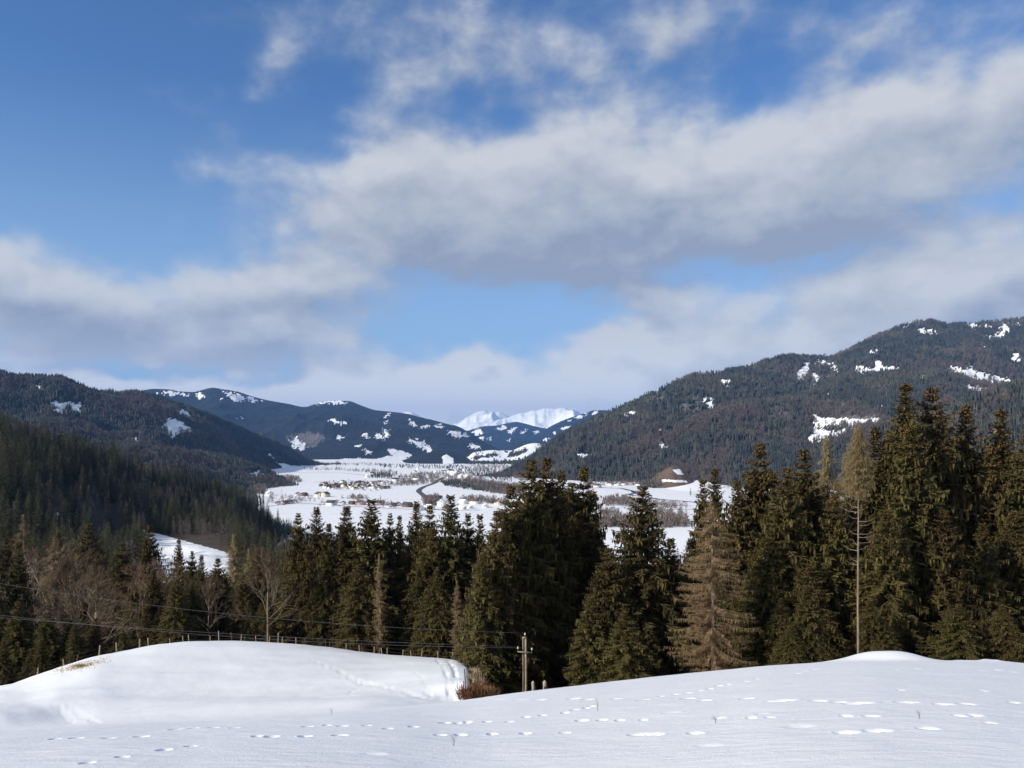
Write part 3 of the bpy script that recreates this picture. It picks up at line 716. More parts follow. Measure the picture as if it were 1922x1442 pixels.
# right mountain, back and front
RM = ridge('forested_mountain', 900, 2350, 3.0, [(900,905),(940,888),(980,866),(1020,842),(1060,814),(1100,790),(1150,769),(1200,748),(1250,723),(1300,702),(1340,698),(1400,686),(1440,673),(1480,665),(1530,668),(1560,668),(1580,660),(1620,640),(1650,626),(1690,610),(1720,602),(1750,599),(1780,606),(1850,603),(1922,595),(2100,570),(2350,590)],
      [(900,3300),(1200,3800),(1500,4700),(1750,5400),(2350,5600)], [(900,3000),(1000,2850),(1150,2600),(1300,2600),(2350,2600)], 170, 110, 560, m_=M_FOREST, seed=5, treepx=12,
      clear=[[(1346,710),(1360,710),(1378,718),(1370,722),(1354,717)],[(1324,742),(1334,744),(1338,765),(1332,775),(1326,762)],[(1383,776),(1402,774),(1398,795),(1389,808),(1384,796)],[(1448,750),(1462,752),(1464,766),(1452,762)],
             [(1170,777),(1196,772),(1192,778),(1174,783)],[(1228,802),(1238,806),(1236,812)],[(1240,832),(1252,833),(1254,842),(1248,860),(1243,848)],[(1268,824),(1276,826),(1272,834)],[(1083,852),(1105,850),(1100,858),(1086,860)],
             [(1506,680),(1518,678),(1514,702),(1500,715),(1494,706),(1504,696)],[(1524,678),(1555,678),(1572,694),(1566,696),(1548,683),(1526,682)],[(1526,698),(1534,700),(1537,722),(1528,722)],[(1550,700),(1558,710),(1552,710)],
             [(1604,688),(1640,692),(1642,676),(1660,680),(1656,690),(1690,688),(1688,694),(1645,702),(1608,698)],[(1624,663),(1640,658),(1660,659),(1650,664),(1626,667)],[(1722,621),(1740,615),(1768,632),(1752,630),(1728,627)],[(1812,607),(1830,606),(1842,614),(1826,617),(1814,612)],
             [(1846,608),(1858,610),(1856,618),(1848,616)],[(1850,632),(1880,622),(1878,610),(1892,605),(1896,620),(1882,633),(1858,636)],[(1690,614),(1702,613),(1698,620)],[(1722,606),(1730,607),(1726,611)],[(1804,634),(1814,636),(1810,641)],[(1848,646),(1858,648),(1852,653)],[(1900,606),(1915,604),(1912,612)],
             [(1898,665),(1915,667),(1912,683),(1902,680)],
             [(1780,688),(1800,692),(1825,688),(1830,698),(1870,706),(1900,715),(1895,724),(1860,720),(1820,716),(1800,704),(1784,698)],[(1805,722),(1860,726),(1850,733),(1812,730)]],
      brown=[[(1280,760),(1310,745),(1320,775),(1300,790)],[(1210,725),(1260,735),(1240,760),(1215,750)]])
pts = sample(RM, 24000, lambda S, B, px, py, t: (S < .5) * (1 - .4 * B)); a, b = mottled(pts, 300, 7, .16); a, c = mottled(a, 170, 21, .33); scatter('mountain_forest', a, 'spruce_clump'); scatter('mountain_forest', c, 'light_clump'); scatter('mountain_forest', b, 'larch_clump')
RF = ridge('forested_hillside', 1180, 2350, 3.0, [(1180,868),(1220,838),(1270,800),(1320,775),(1380,753),(1440,748),(1500,738),(1550,722),(1600,708),(1650,697),(1700,694),(1760,692),(1800,702),(1860,716),(1922,720),(2350,700)],
      [(1180,2900),(1380,3200),(1700,3500),(2350,3400)], [(1180,2600),(1300,2400),(1500,2200),(1922,2000),(2350,1900)], 130, 55, 360, m_=M_FOREST, seed=12, treepx=12,
      clear=[([(1524,775),(1540,784),(1600,787),(1655,785),(1650,792),(1620,800),(1600,812),(1580,818),(1560,822),(1540,828),(1518,836),(1514,826),(1522,812),(1530,800)],2.0),([(1528,806),(1560,799),(1628,799),(1600,805),(1560,809)],0.0),[(1650,750),(1662,752),(1656,776),(1650,772)],[(1727,704),(1737,706),(1733,716)],
             [(1552,742),(1562,742),(1558,752)],[(1580,752),(1590,756),(1584,762)],([(1795,692),(1840,697),(1900,712),(1896,722),(1840,718),(1800,706)],.85),([(1812,724),(1865,728),(1850,736),(1815,733)],1.0)],
      brown=[[(1560,780),(1650,770),(1655,784),(1600,786)],[(1450,750),(1480,780),(1460,800),(1430,780)]])
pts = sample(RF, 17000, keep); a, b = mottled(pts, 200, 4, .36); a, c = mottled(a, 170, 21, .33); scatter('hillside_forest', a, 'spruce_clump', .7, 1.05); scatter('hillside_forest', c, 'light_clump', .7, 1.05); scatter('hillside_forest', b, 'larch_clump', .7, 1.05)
RN = ridge('forested_hillside', 1640, 2350, 3.0, [(1640,800),(1700,782),(1760,765),(1800,750),(1860,731),(1922,708),(2050,680),(2350,650)],
      [(1640,1900),(2350,2200)], [(1640,1500),(2350,1300)], 80, 35, 260, m_=M_FOREST, seed=15, treepx=14)
pts = sample(RN, 3500, keep); a, b = mottled(pts, 200, 4, .25); a, c = mottled(a, 170, 21, .33); scatter('hillside_forest', a, 'spruce_clump', .7, 1.05); scatter('hillside_forest', c, 'light_clump', .7, 1.05); scatter('hillside_forest', b, 'larch_clump', .7, 1.05)
# snowy apron and the brown knoll at the foot of the right mountain
ridge('snowy_hillside', 1120, 1700, 3.0, [(1120,925),(1180,920),(1225,903),(1262,888),(1290,882),(1330,885),(1370,894),(1420,905),(1500,915),(1700,920)], [(1100,2900),(1700,2700)], [(1100,2300),(1300,2050),(1700,1900)], 50, 6, 300, m_=M_FIELD, seed=16, snow0=1.0, zf=ZV - 3)
BK = ridge('earth_hillock', 1195, 1315, 2.0, [(1195,918),(1215,905),(1232,890),(1250,880),(1262,876),(1275,880),(1292,894),(1315,912)], [(1100,2400),(1400,2400)], [(1100,2240),(1400,2240)], 40, 5, 60, m_=M_EARTH, seed=17, snow0=0.0, edge=.6,
      clear=[[(1262,882),(1275,880),(1285,892),(1270,890)],[(1244,900),(1290,902),(1290,906),(1240,905)]])
pts = sample(BK, 60, lambda S, B, px, py, t: (px < 1240)); scatter('hillock_wood', pts, 'spruce_one', .7, .95)

# near spur on the left
def at_surface(R, px, py):
    k = np.argmin(((R['px'] - px) ** 2 + (R['py'] - py) ** 2) + 1e6 * (R['t'] > 1)); return R['V'].reshape(-1, 3)[k]
def spur_foot(px, df): return ground_z((px - CX) / F * df, df) - 4
SP = ridge('forested_spur', -500, 556, 3.0, [(-500,720),(-200,752),(0,782),(50,800),(100,818),(200,848),(300,880),(400,912),(450,930),(490,952),(520,976),(545,993),(556,1005)],
      [(-500,650),(0,780),(200,860),(400,980),(556,1180)], [(-500,330),(0,400),(150,470),(270,600),(430,690),(500,950),(556,1150)], 90, 14, 120, m_=M_FOREST, seed=20, treepx=17, zf=spur_foot)

# ------------------------------------------------------------------ trees: detailed patterns
class Leafy:
    """fast collector of loose quads (kites) and triangles with a tint per vertex"""
    def __init__(s): s.q = []; s.qt = []; s.t = []; s.tt = []
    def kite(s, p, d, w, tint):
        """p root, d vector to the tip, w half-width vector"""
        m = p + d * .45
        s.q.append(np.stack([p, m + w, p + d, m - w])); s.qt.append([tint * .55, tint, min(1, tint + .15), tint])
    def tri(s, a, b, c, tint): s.t.append(np.stack([a, b, c])); s.tt.append([tint] * 3)
    def me(s, name, m_, extra=None):
        V = []; A = []; fs = []
        n = 0
        if s.q:
            V.append(np.concatenate(s.q)); A.append(np.concatenate(s.qt)); fs.append(np.arange(len(s.q) * 4).reshape(-1, 4)); n = len(s.q) * 4
        if s.t:
            V.append(np.concatenate(s.t)); A.append(np.concatenate(s.tt)); fs.append(n + np.arange(len(s.t) * 3).reshape(-1, 3))
        return mesh(name, np.concatenate(V), fs, [m_], {'tint': np.concatenate(A)})

def spruce(Hh=25.0, R=4.2, base=.04, seed=0, dens=1.0, gappy=0.15, cones=1.0, lod=1.0):
    """returns trunk, crown, cone meshes of a Norway spruce with drooping sprays"""
    r = random.Random(seed)
    up = np.array([0, 0, 1.0])
    L = Leafy(); C = Leafy(); Lb = MB()
    nz = int(70 * dens * lod)
    lean = np.array([r.uniform(-.3, .3), r.uniform(-.3, .3), 0])
    def axis(h): return lean * (h / Hh) ** 2 + np.array([0, 0, h])
    side = [r.uniform(.78, 1.15) for _ in range(9)]
    for i in range(nz):
        f = i / nz; d = f ** 1.25                    # 0 at the top
        h = Hh * (1 - d * (1 - base)) - r.uniform(0, .45)
        rad = R * min(1, (d / .62)) ** .70 * (1 if d < .85 else 1 - (d - .85) * 1.2)
        nb = 5 if d < .2 else 7
        ph0 = r.random() * 6.28
        for j in range(nb):
            if r.random() < gappy * (.4 + d): continue
            ph = ph0 + 6.283 * j / nb + r.uniform(-.35, .35)
            k = side[int(ph / 6.283 * 9) % 9]
            ln = max(.38, rad * k * r.uniform(.62, 1.15)); o = np.array([math.cos(ph), math.sin(ph), 0]); s_ = np.array([-math.sin(ph), math.cos(ph), 0])
            rise = .75 * (1 - d * 2.6) if d < .4 else -.02 - .20 * d
            tip = .16 * ln * (d > .12)
            t0 = r.uniform(.1, .8)
            def bp(u): return axis(h) + o * ln * u + up * (ln * (rise * u - .34 * u * u * min(1, d * 2.4)) + tip * u ** 4)
            ns = max(3, int((2.5 + ln * 2.6) * lod))
            prev = bp(0.0)
            for q in range(1, ns + 1):
                u = q / ns; p = bp(u); ax = p - prev
                wl = (ln * .34 * (1.12 - u) + .20)
                # the axis with its own needles
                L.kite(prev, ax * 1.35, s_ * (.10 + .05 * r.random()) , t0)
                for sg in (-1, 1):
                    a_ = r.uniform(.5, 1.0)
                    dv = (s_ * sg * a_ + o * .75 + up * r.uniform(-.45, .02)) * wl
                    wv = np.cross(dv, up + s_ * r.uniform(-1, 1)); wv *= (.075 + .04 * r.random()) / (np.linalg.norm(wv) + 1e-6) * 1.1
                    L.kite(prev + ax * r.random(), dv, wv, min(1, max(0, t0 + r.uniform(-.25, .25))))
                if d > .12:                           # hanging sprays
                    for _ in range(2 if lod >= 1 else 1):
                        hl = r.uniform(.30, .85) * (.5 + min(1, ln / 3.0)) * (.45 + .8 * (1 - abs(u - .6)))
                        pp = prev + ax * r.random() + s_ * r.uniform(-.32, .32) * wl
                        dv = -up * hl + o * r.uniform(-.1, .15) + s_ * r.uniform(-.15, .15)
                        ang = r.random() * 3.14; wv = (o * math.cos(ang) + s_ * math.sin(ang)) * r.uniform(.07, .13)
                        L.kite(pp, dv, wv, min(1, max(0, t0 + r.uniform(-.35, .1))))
                prev = p
            if ln > 1.2 and lod >= 1 and r.random() < .8:
                Lb.tube([axis(h), bp(.4), bp(.8)], [.05 + .012 * ln, .035, .012], 3, False)
            # cones at the branch ends
            pc = cones * max(0, 1.0 - d * 1.45) + .08 * cones
            if lod >= 1 and r.random() < pc:
                for _ in range(r.randint(2, 6)):
                    u = r.uniform(.45, 1.0); pp = bp(u) + s_ * r.uniform(-.3, .3); cl = r.uniform(.14, .22); cw = .034
                    tq = r.uniform(0, 1); a_ = pp + o * cw; b_ = pp - o * cw; c_ = pp + s_ * cw; e_ = pp - s_ * cw; mid = -up * cl * .4
                    bot = pp - up * cl; 
                    for x_, y_ in ((o, s_), (s_, -o), (-o, -s_), (-s_, o)):
                        C.tri(pp, pp + mid + x_ * cw * 1.3, pp + mid + y_ * cw * 1.3, tq); C.tri(bot, pp + mid + y_ * cw * 1.3, pp + mid + x_ * cw * 1.3, tq)
    Lb.tube([(0, 0, -3), axis(0), axis(Hh * .3), axis(Hh * .7), axis(Hh * .97)], [Hh * .0125, Hh * .0105, Hh * .0085, Hh * .004, .02], 7)
    tv = Lb.me('trunk', [M_BARK], True)
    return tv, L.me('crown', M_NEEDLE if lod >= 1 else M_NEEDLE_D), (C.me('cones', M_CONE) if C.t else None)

def larch(Hh=22.0, R=4.0, base=.05, seed=0, top_only=0.0, m_=None):
    r = random.Random(seed); up = np.array([0, 0, 1.0]); L = Leafy(); B = MB()
    nz = 84
    for i in range(nz):
        d = (i / nz); h = Hh * (1 - d * (1 - max(base, top_only))) - r.uniform(0, .3)
        h0_ = h; rad = R * (1 - math.exp(-d * 3.2)) * (1 if d < .7 else 1 - (d - .7) * .7)
        for j in range(5):
            h = h0_ + r.uniform(-.35, .35); ph = r.random() * 6.283; ln = max(.3, rad * r.uniform(.4, 1.15))
            o = np.array([math.cos(ph), math.sin(ph), 0]); s_ = np.array([-math.sin(ph), math.cos(ph), 0])
            dr = r.uniform(-.05, .25)
            def bp(u): return np.array([0, 0, h]) + o * ln * u + up * ln * (dr * u - .35 * u * u + .25 * u ** 4)
            B.tube([bp(0), bp(.35), bp(.7), bp(1)], [.03 + .008 * ln, .024, .016, .006], 3, False)
            for _ in range(int(9 + ln * 21)):
                u = r.uniform(.15, 1); p = bp(u); tl = r.uniform(.25, .8) * (.6 + .5 * (1 - u))
                dv = (s_ * r.choice((-1, 1)) * r.uniform(.2, 1) + o * r.uniform(.1, .8) + up * r.uniform(-.9, .25)); dv *= tl / np.linalg.norm(dv)
                w = np.cross(dv, up + s_ * .3); w *= r.uniform(.013, .022) / (np.linalg.norm(w) + 1e-6)
                t = r.random(); L.tri(p - w, p + w, p + dv, t)
                if r.random() < .6: q = p + dv * .5; L.tri(q - w * .7, q + w * .7, q + dv * .3 - up * tl * .55, t)
    if top_only:                                      # dead snags under the crown
        for _ in range(26):
            h = Hh * r.uniform(.45, top_only); ph = r.random() * 6.283; ln = r.uniform(1.0, 2.6); o = np.array([math.cos(ph), math.sin(ph), 0])
            B.tube([(0, 0, h), np.array([0, 0, h]) + o * ln * .5 + up * .05, np.array([0, 0, h]) + o * ln + up * .45], [.045, .03, .008], 3, False)
    w = r.uniform(-.1, .1)
    T_ = MB(); T_.tube([(0, 0, -3), (0, 0, 0), (w, .05, Hh * .3), (0, 0, Hh * .6), (0, 0, Hh * .98)], [Hh * k_ * (.55 if top_only else 1) for k_ in (.0125, .0105, .0085, .006, .001)], 8)
    m_ = m_ or M_LARCH
    return T_.me('trunk', [M_BARK_L], True), B.me('branches', [M_BARK_L]), L.me('twigs', m_)

def broad(Hh=14.0, spread=.62, seed=0, pale=False, m_=None, twig=1.0, levels=5):
    r = random.Random(seed); B = MB(); L = Leafy(); up = np.array([0, 0, 1.0])
    def unit(v): return v / (np.linalg.norm(v) + 1e-9)
    def grow(p, d, ln, rad, lv):
        pts = [p]; n = 3
        dd = d
        for i in range(n):
            dd = unit(dd + np.array([r.uniform(-1, 1), r.uniform(-1, 1), r.uniform(-.5, .9)]) * .16)
            pts.append(pts[-1] + dd * ln / n)
        B.tube(pts, list(np.linspace(rad, rad * .62, n + 1)), 5 if lv < 2 else 3, False)
        if lv >= levels:
            for _ in range(int(12 * twig)):
                q = pts[r.randint(1, 3)]; v = unit(dd + np.array([r.uniform(-1, 1), r.uniform(-1, 1), r.uniform(-.7, .8)]) * .9) * r.uniform(.3, .9)
                w = np.cross(v, up + np.array([.3, .1, 0])); w *= .012 / (np.linalg.norm(w) + 1e-6); L.tri(q - w, q + w, q + v, r.random())
            return
        nb = 3 if lv < 3 else 2
        if lv == 0: nb = 2
        for i in range(nb + (r.random() < .4)):
            a = r.random() * 6.283; s_ = spread * r.uniform(.7, 1.3)
            v = unit(dd + s_ * (np.cross(dd, [math.cos(a), math.sin(a), .3])))
            grow(pts[-1] if i < nb else pts[-2], v, ln * r.uniform(.62, .85), rad * .60, lv + 1)
        if lv in (1, 2): grow(pts[2], unit(dd + np.array([r.uniform(-1, 1), r.uniform(-1, 1), 0]) * .9), ln * .6, rad * .4, lv + 2)
    # leader: straight stem with whorled limbs
    T_ = MB(); T_.tube([(0, 0, -2), (0, 0, 0), (.05, 0, Hh * .25), (-.05, .05, Hh * .42), (0.05, 0, Hh * .62)], [Hh * .017, Hh * .0145, Hh * .012, Hh * .010, Hh * .006], 8)
    for i in range(11):
        h = Hh * (.22 + .40 * (i / 10)); a = i * 2.4 + r.uniform(-.4, .4); o = np.array([math.cos(a), math.sin(a), 0])
        grow(np.array([0, 0, h]), unit(o * (.9 - .05 * i) + up * (.35 + .07 * i)), Hh * .17 * (1 - .03 * i), Hh * .0052, 2)
    grow(np.array([.05, 0, Hh * .62]), up, Hh * .14, Hh * .006, 1)
    return T_.me('trunk', [M_BARK_P if pale else M_BARK_L], True), B.me('limbs', [M_BARK_P if pale else M_BARK_L]), (L.me('twigs', m_ or M_TWIG))

SPR = [spruce(25, 4.3, .03, 1, 1.0, .12, 1.0), spruce(25, 3.7, .05, 2, 1.0, .2, .6), spruce(25, 4.9, .02, 3, .95, .15, 1.2),
       spruce(25, 3.2, .10, 4, .9, .28, .3), spruce(25, 4.0, .13, 5, .9, .2, .15), spruce(25, 4.4, .05, 6, 1.0, .10, 1.6)]
LAR = [larch(22, 4.6, .04, 1), larch(22, 3.4, .12, 2), larch(25, 2.0, .05, 3, top_only=.74)]
BRO = [broad(14, .55, 3, twig=1.8), broad(14, .7, 5, twig=1.8), broad(14, .5, 8, pale=True)]
print('patterns', sum(len(m.polygons) for t in SPR + LAR + BRO for m in t if m))

def place(name, meshes, names, x, y, z, s, rz, label, cat='tree', group=None, lean=0.0):
    """a tree: an empty at its foot with its parts"""
    e = empty(name, (x, y, z), rz, s)
    if lean: e.rotation_euler = (0, lean, rz)
    tag(e, label, cat, group)
    for n_, me in zip(names, meshes):
        if me is None: continue
        o = obj(n_, me, e)
        if n_ in ('cones', 'branches', 'twigs', 'limbs'): o['kind'] = 'stuff'
    return e
def tree_at(kind, v, px, ytop, Y, wf, label, group=None, sink=0.0, zbase=None, ybase=None):
    x = (px - CX) / F * Y
    zb = gz(x, Y) if zbase is None else zbase
    if ybase is not None: zb = -(ybase - HY) / F * Y
    zt = -(ytop - HY) / F * Y
    h = max(4.0, zt - zb)
    src, H0 = {'spruce': (SPR, 25), 'larch': (LAR, 22 if v < 2 else 25), 'broad': (BRO, 14)}[kind]
    s = h / H0; w = s ** .6 * wf if kind == 'spruce' else s * wf
    nm = {'spruce': 'spruce_tree', 'larch': 'larch_tree', 'broad': 'bare_tree'}[kind]
    pn = {'spruce': ('trunk', 'crown', 'cones'), 'larch': ('trunk', 'branches', 'twigs'), 'broad': ('trunk', 'limbs', 'twigs')}[kind]
    return place(nm, src[v], pn, x, Y, zb - sink, (w, w, s), rnd.random() * 6.28, label, 'tree', group)

FRONT = [  # kind, pattern, column, row of the top, distance, width factor, label
 ('spruce',2,994,864,86,1.0,'tall cone-laden spruce right behind the wooden power pole'),
 ('spruce',5,1026,862,89,.95,'tall twin-topped spruce just right of the one behind the power pole'),
 ('spruce',1,1057,886,96,.9,'slim spruce between the twin top and the dark spruce right of the power pole'),
 ('spruce',0,1090,878,98,1.0,'dark shaded spruce on the right end of the clump behind the power pole'),
 ('spruce',3,1112,925,104,1.0,'lower dark spruce leaning out of the shaded side of the clump behind the power pole'),
 ('spruce',0,958,912,83,.95,'yellowish green spruce on the left flank of the clump behind the power pole'),
 ('spruce',5,932,962,80,.9,'shorter olive spruce at the right end of the snowy knoll'),
 ('spruce',1,908,1040,77,.9,'young spruce with low branches beside the brown bank at the knoll end'),
 ('spruce',4,888,1130,92,.8,'small spruce behind the fence corner at the right end of the knoll'),
 ('spruce',2,1203,914,83,1.12,'broad spruce standing alone with open valley on both sides of its tip'),
 ('spruce',5,1140,1030,80,1.0,'low bushy spruce left of the lone broad spruce'),
 ('spruce',0,1256,1012,86,1.0,'low bushy spruce between the lone broad spruce and the large larch'),
 ('spruce',3,1108,1120,76,1.1,'small spruce at the edge of the snow right of the power pole'),
 ('spruce',4,1172,1150,73,1.1,'small spruce with sweeping branches in front of the lone broad spruce'),
 ('spruce',3,1346,882,106,.9,'slender spruce with a clear tip rising behind the large larch'),
 ('spruce',3,1318,900,108,.85,'second slender spruce behind the large larch, on the left of the other'),
 ('larch',0,1337,946,73,1.25,'large leafless tan larch at the edge of the snow field'),
 ('spruce',0,1424,834,86,1.0,'spruce with reddish cones whose tip stands just right of the large larch'),
 ('spruce',1,1388,905,84,.9,'shorter spruce directly right of the large larch'),
 ('spruce',5,1506,846,84,1.05,'spruce covered in orange brown cones left of the tall bare stem'),
 ('spruce',2,1474,880,80,.95,'spruce left of the cone-covered one, with sweeping low branches'),
 ('larch',1,1552,824,92,.9,'thin brown larch top showing left of the tall bare stem'),
 ('larch',2,1611,802,66,.85,'tall straight bare larch stem with only a thin brown top'),
 ('larch',1,1588,850,97,.8,'hazy brown larch top close behind the tall bare stem'),
 ('spruce',1,1643,806,84,1.0,'spruce with orange tinted cones directly right of the tall bare stem'),
 ('spruce',3,1692,724,84,1.05,'tallest narrow spruce with a separate spire on the right'),
 ('spruce',2,1746,730,86,1.05,'tallest broad spruce on the right beside the narrow spire'),
 ('spruce',0,1716,800,80,1.0,'spruce filling the gap in front of the two tallest spruces'),
 ('spruce',4,1790,850,90,1.0,'thin spruce in the dip right of the tallest spruces'),
 ('spruce',1,1822,764,88,1.0,'spruce with a slim tip halfway between the tallest pair and the picture edge'),
 ('spruce',0,1860,838,86,1.0,'lower spruce between two slim tips near the right edge'),
 ('spruce',3,1886,772,90,1.05,'slim spruce closest to the right edge that shows its whole tip'),
 ('spruce',5,1934,815,84,1.1,'spruce cut by the right edge of the picture'),
 ('spruce',2,1990,790,88,1.0,'spruce beyond the right edge, only its branches in view'),
 ('spruce',0,1560,930,80,1.0,'dense green spruce directly left of the tall bare stem'),
 ('spruce',5,1660,960,76,1.0,'low spreading spruce right of the tall bare stem, behind the snow heap'),
 ('spruce',2,1770,960,78,1.0,'low spreading spruce under the tallest broad spruce'),
 ('spruce',1,1840,985,78,1.1,'low spreading spruce below the slim tips on the right'),
 ('spruce',0,1905,960,80,1.0,'low spreading spruce near the right edge above the snow'),
 ('spruce',4,1440,1010,78,1.0,'low spruce in front of the one with reddish cones'),
 ('spruce',2,1520,1060,76,1.0,'small green spruce right at the snow below the orange-coned one'),
 # middle row behind the knoll
 ('spruce',4,562,966,124,.85,'narrow spruce at the left end of the row behind the knoll'),
 ('spruce',1,591,954,122,.95,'second spruce from the left in the row behind the knoll, full pointed tip'),
 ('spruce',0,614,984,118,.8,'low tip tucked right of the second spruce behind the knoll'),
 ('spruce',0,648,952,120,1.1,'spruce with wide upturned branches left of the biggest one behind the knoll'),
 ('spruce',3,697,938,118,1.4,'biggest spruce behind the knoll with widely spaced upturned branches'),
 ('spruce',4,734,966,124,.7,'narrow spruce tip just right of the biggest spruce behind the knoll'),
 ('spruce',3,752,970,126,.7,'low narrow spruce tip in the gap behind the knoll'),
 ('spruce',1,777,944,120,.95,'dense spruce left of the pair in the middle of the view'),
 ('spruce',5,805,950,118,.85,'spruce between the dense one and the tall ragged one behind the knoll'),
 ('spruce',3,848,930,116,1.2,'tall ragged spruce right of the middle, its stem showing through'),
 ('spruce',4,878,966,120,.9,'dark spruce right of the tall ragged one'),
 ('spruce',3,901,967,124,.8,'thin dark spruce tip left of the clump behind the power pole'),
 ('spruce',2,672,1060,110,.9,'shorter spruce in front of the biggest one behind the knoll'),
 ('larch',1,712,1040,108,.55,'reddish leafless larch with steep branches in the row behind the knoll'),
 ('spruce',1,540,1030,126,.9,'brownish green spruce right of the pale bare tree'),
 ('spruce',0,820,1070,104,.9,'bushy spruce low in the row left of the clump behind the power pole'),
 ('larch',1,858,1090,98,.7,'small leafless larch by the right part of the fence'),
 ('broad',0,503,1030,113,.95,'pale bare deciduous tree with spreading limbs behind the fence'),
 ('broad',1,180,1065,112,1.35,'wide reddish bare tree at the left end of the fence'),
 # left woods
 ('spruce',0,281,986,170,1.0,'spruce with long level branches against the small snowy meadow'),
 ('spruce',3,338,1014,160,.8,'small pointed spruce in front of the small snowy meadow'),
 ('spruce',4,361,1036,158,.7,'tiny spruce tip right of the pointed one at the small meadow'),
 ('spruce',1,377,1044,150,.8,'low spruce tip below the right part of the small meadow'),
 ('larch',1,440,1002,150,.9,'rusty brown tree at the right end of the small snowy meadow'),
 ('spruce',5,408,1050,136,1.0,'green spruce left of the pale bare tree'),
 ('spruce',0,455,1080,128,.9,'low spruce directly behind the pale bare tree'),
 ('larch',0,44,968,210,.8,'orange brown larch among dark trees near the left edge'),
 ('spruce',2,165,984,190,1.2,'broad dark green tree above the wide reddish bare tree'),
 ('spruce',1,112,1000,200,1.0,'dark green spruce between the orange brown larch and the broad dark tree'),
 ('spruce',0,8,1010,200,1.0,'dark spruce cut by the left edge'),
 ('broad',2,52,1030,170,1.0,'thin pale stemmed birch-like tree near the left edge'),
 ('broad',2,91,1020,165,1.1,'second pale stemmed tree, a little right of the first near the left edge'),
 ('broad',1,140,1045,150,1.1,'brown twiggy tree left of the wide reddish bare tree'),
 ('spruce',4,232,1020,160,1.0,'green spruce left of the one with long level branches'),
 ('spruce',5,300,1080,140,1.0,'dark bushy spruce below the small snowy meadow'),
 ('spruce',0,250,1100,130,1.0,'dark spruce right of the wide reddish bare tree'),
 ('broad',1,322,1055,135,.9,'reddish twiggy tree below the small snowy meadow'),
 ('broad',1,392,1075,128,.9,'brown twiggy tree left of the pale bare tree'),
 ('spruce',1,338,1110,122,.9,'small spruce behind the left part of the fence'),
 ('spruce',2,35,1130,110,.9,'spruce at the lower left where the knoll runs out'),
 ('spruce',4,92,1150,106,.9,'small dark spruce below the left end of the fence'),
 ('spruce',0,-12,1100,118,1.0,'spruce at the very lower left edge'),
 ('spruce',3,140,1175,104,.8,'young spruce touching the bare grassy edge of the knoll'),
 ('larch',1,468,1030,140,.8,'brown larch just left of the pale bare tree'),
]
for k in FRONT:
    if k[0] == 'spruce': k = k[:5] + (k[5] * (1.22 if k[2] > 880 else 1.2),) + k[6:]
    tree_at(*k)

# trees that fill the wood behind the front row
def region(px):
    for lim, t in ((130, 'the pale stemmed trees near the left edge'), (260, 'the wide reddish bare tree'), (430, 'the left part of the fence'), (560, 'the pale bare tree by the fence'), (700, 'the biggest spruce beyond the knoll'),
                   (860, 'the right part of the fence'), (1130, 'the clump by the power pole'), (1280, 'the lone broad spruce'), (1420, 'the large tan larch'), (1600, 'the spruce with orange brown cones'), (1780, 'the two tallest spruces')):
        if px < lim: return t
    return 'the slim tips near the right edge'
ENV = [(-300,1000),(0,1020),(120,1010),(240,1030),(262,1060),(300,1075),(420,1080),(470,1040),(540,1030),(600,1010),(700,985),(900,1000),(935,985),(1000,900),(1080,915),(1128,1020),(1150,1060),(1200,1020),(1270,1040),
       (1300,1010),(1360,960),(1400,900),(1500,885),(1560,905),(1600,900),(1640,850),(1700,800),(1760,800),(1810,860),(1922,850),(2300,840)]
n_fill = 0
while n_fill < 185:
    px = rnd.uniform(-260, 2200); Y = rnd.uniform(104, 175) if px < 900 else rnd.uniform(88, 150)
    if px < 260: Y = rnd.uniform(125, 300)
    if 255 < px < 430 and Y > 170: continue
    x = (px - CX) / F * Y
    yt = curve(ENV, px)[0] + abs(rnd.gauss(0, 48)) - 8
    g = gz(x, Y)
    if -(yt - HY) / F * Y - g < 9: continue
    left = px < 500
    q = rnd.random()
    kind = 'spruce' if q < (.62 if left else .92) else ('larch' if q < .80 or not left else 'broad')
    lab, gr = {'spruce': ('dark green spruce deep in the wood behind the front row', 'spruces within the wood'),
               'larch': ('leafless brown larch deep in the wood behind the front row', 'larches within the wood'),
               'broad': ('bare twiggy tree deep in the wood behind the front row', 'bare trees within the wood')}[kind]
    lab = lab.replace('behind the front row', 'behind ' + region(px))
    tree_at(kind, rnd.randrange(len({'spruce': SPR, 'larch': LAR[:2], 'broad': BRO[:2]}[kind])), px, yt, Y, rnd.uniform(.95, 1.3), lab, gr)
    n_fill += 1
# low growth under the wood edge
n_low = 0
while n_low < 46:
    px = rnd.uniform(-60, 1990)
    if px < 880:
        ed = curve([(k[0], k[2]) for k in KN], px)[0] * 1.05 + 6; Y = ed + rnd.uniform(3, 14)
    else: Y = rnd.uniform(64, 84) if px > 1150 else rnd.uniform(77, 88)
    if 1255 < px < 1420 or 925 < px < 1000: continue
    x = (px - CX) / F * Y; g = gz(x, Y); hh = rnd.uniform(4, 9)
    tree_at('spruce', rnd.choice((0, 1, 2, 4)), px, HY - (g + hh) / Y * F, Y, rnd.uniform(.9, 1.3) * (1.0 if px > 880 else .8), 'low young spruce at the wood edge before ' + region(px), 'young spruces at the wood edge')
    n_low += 1

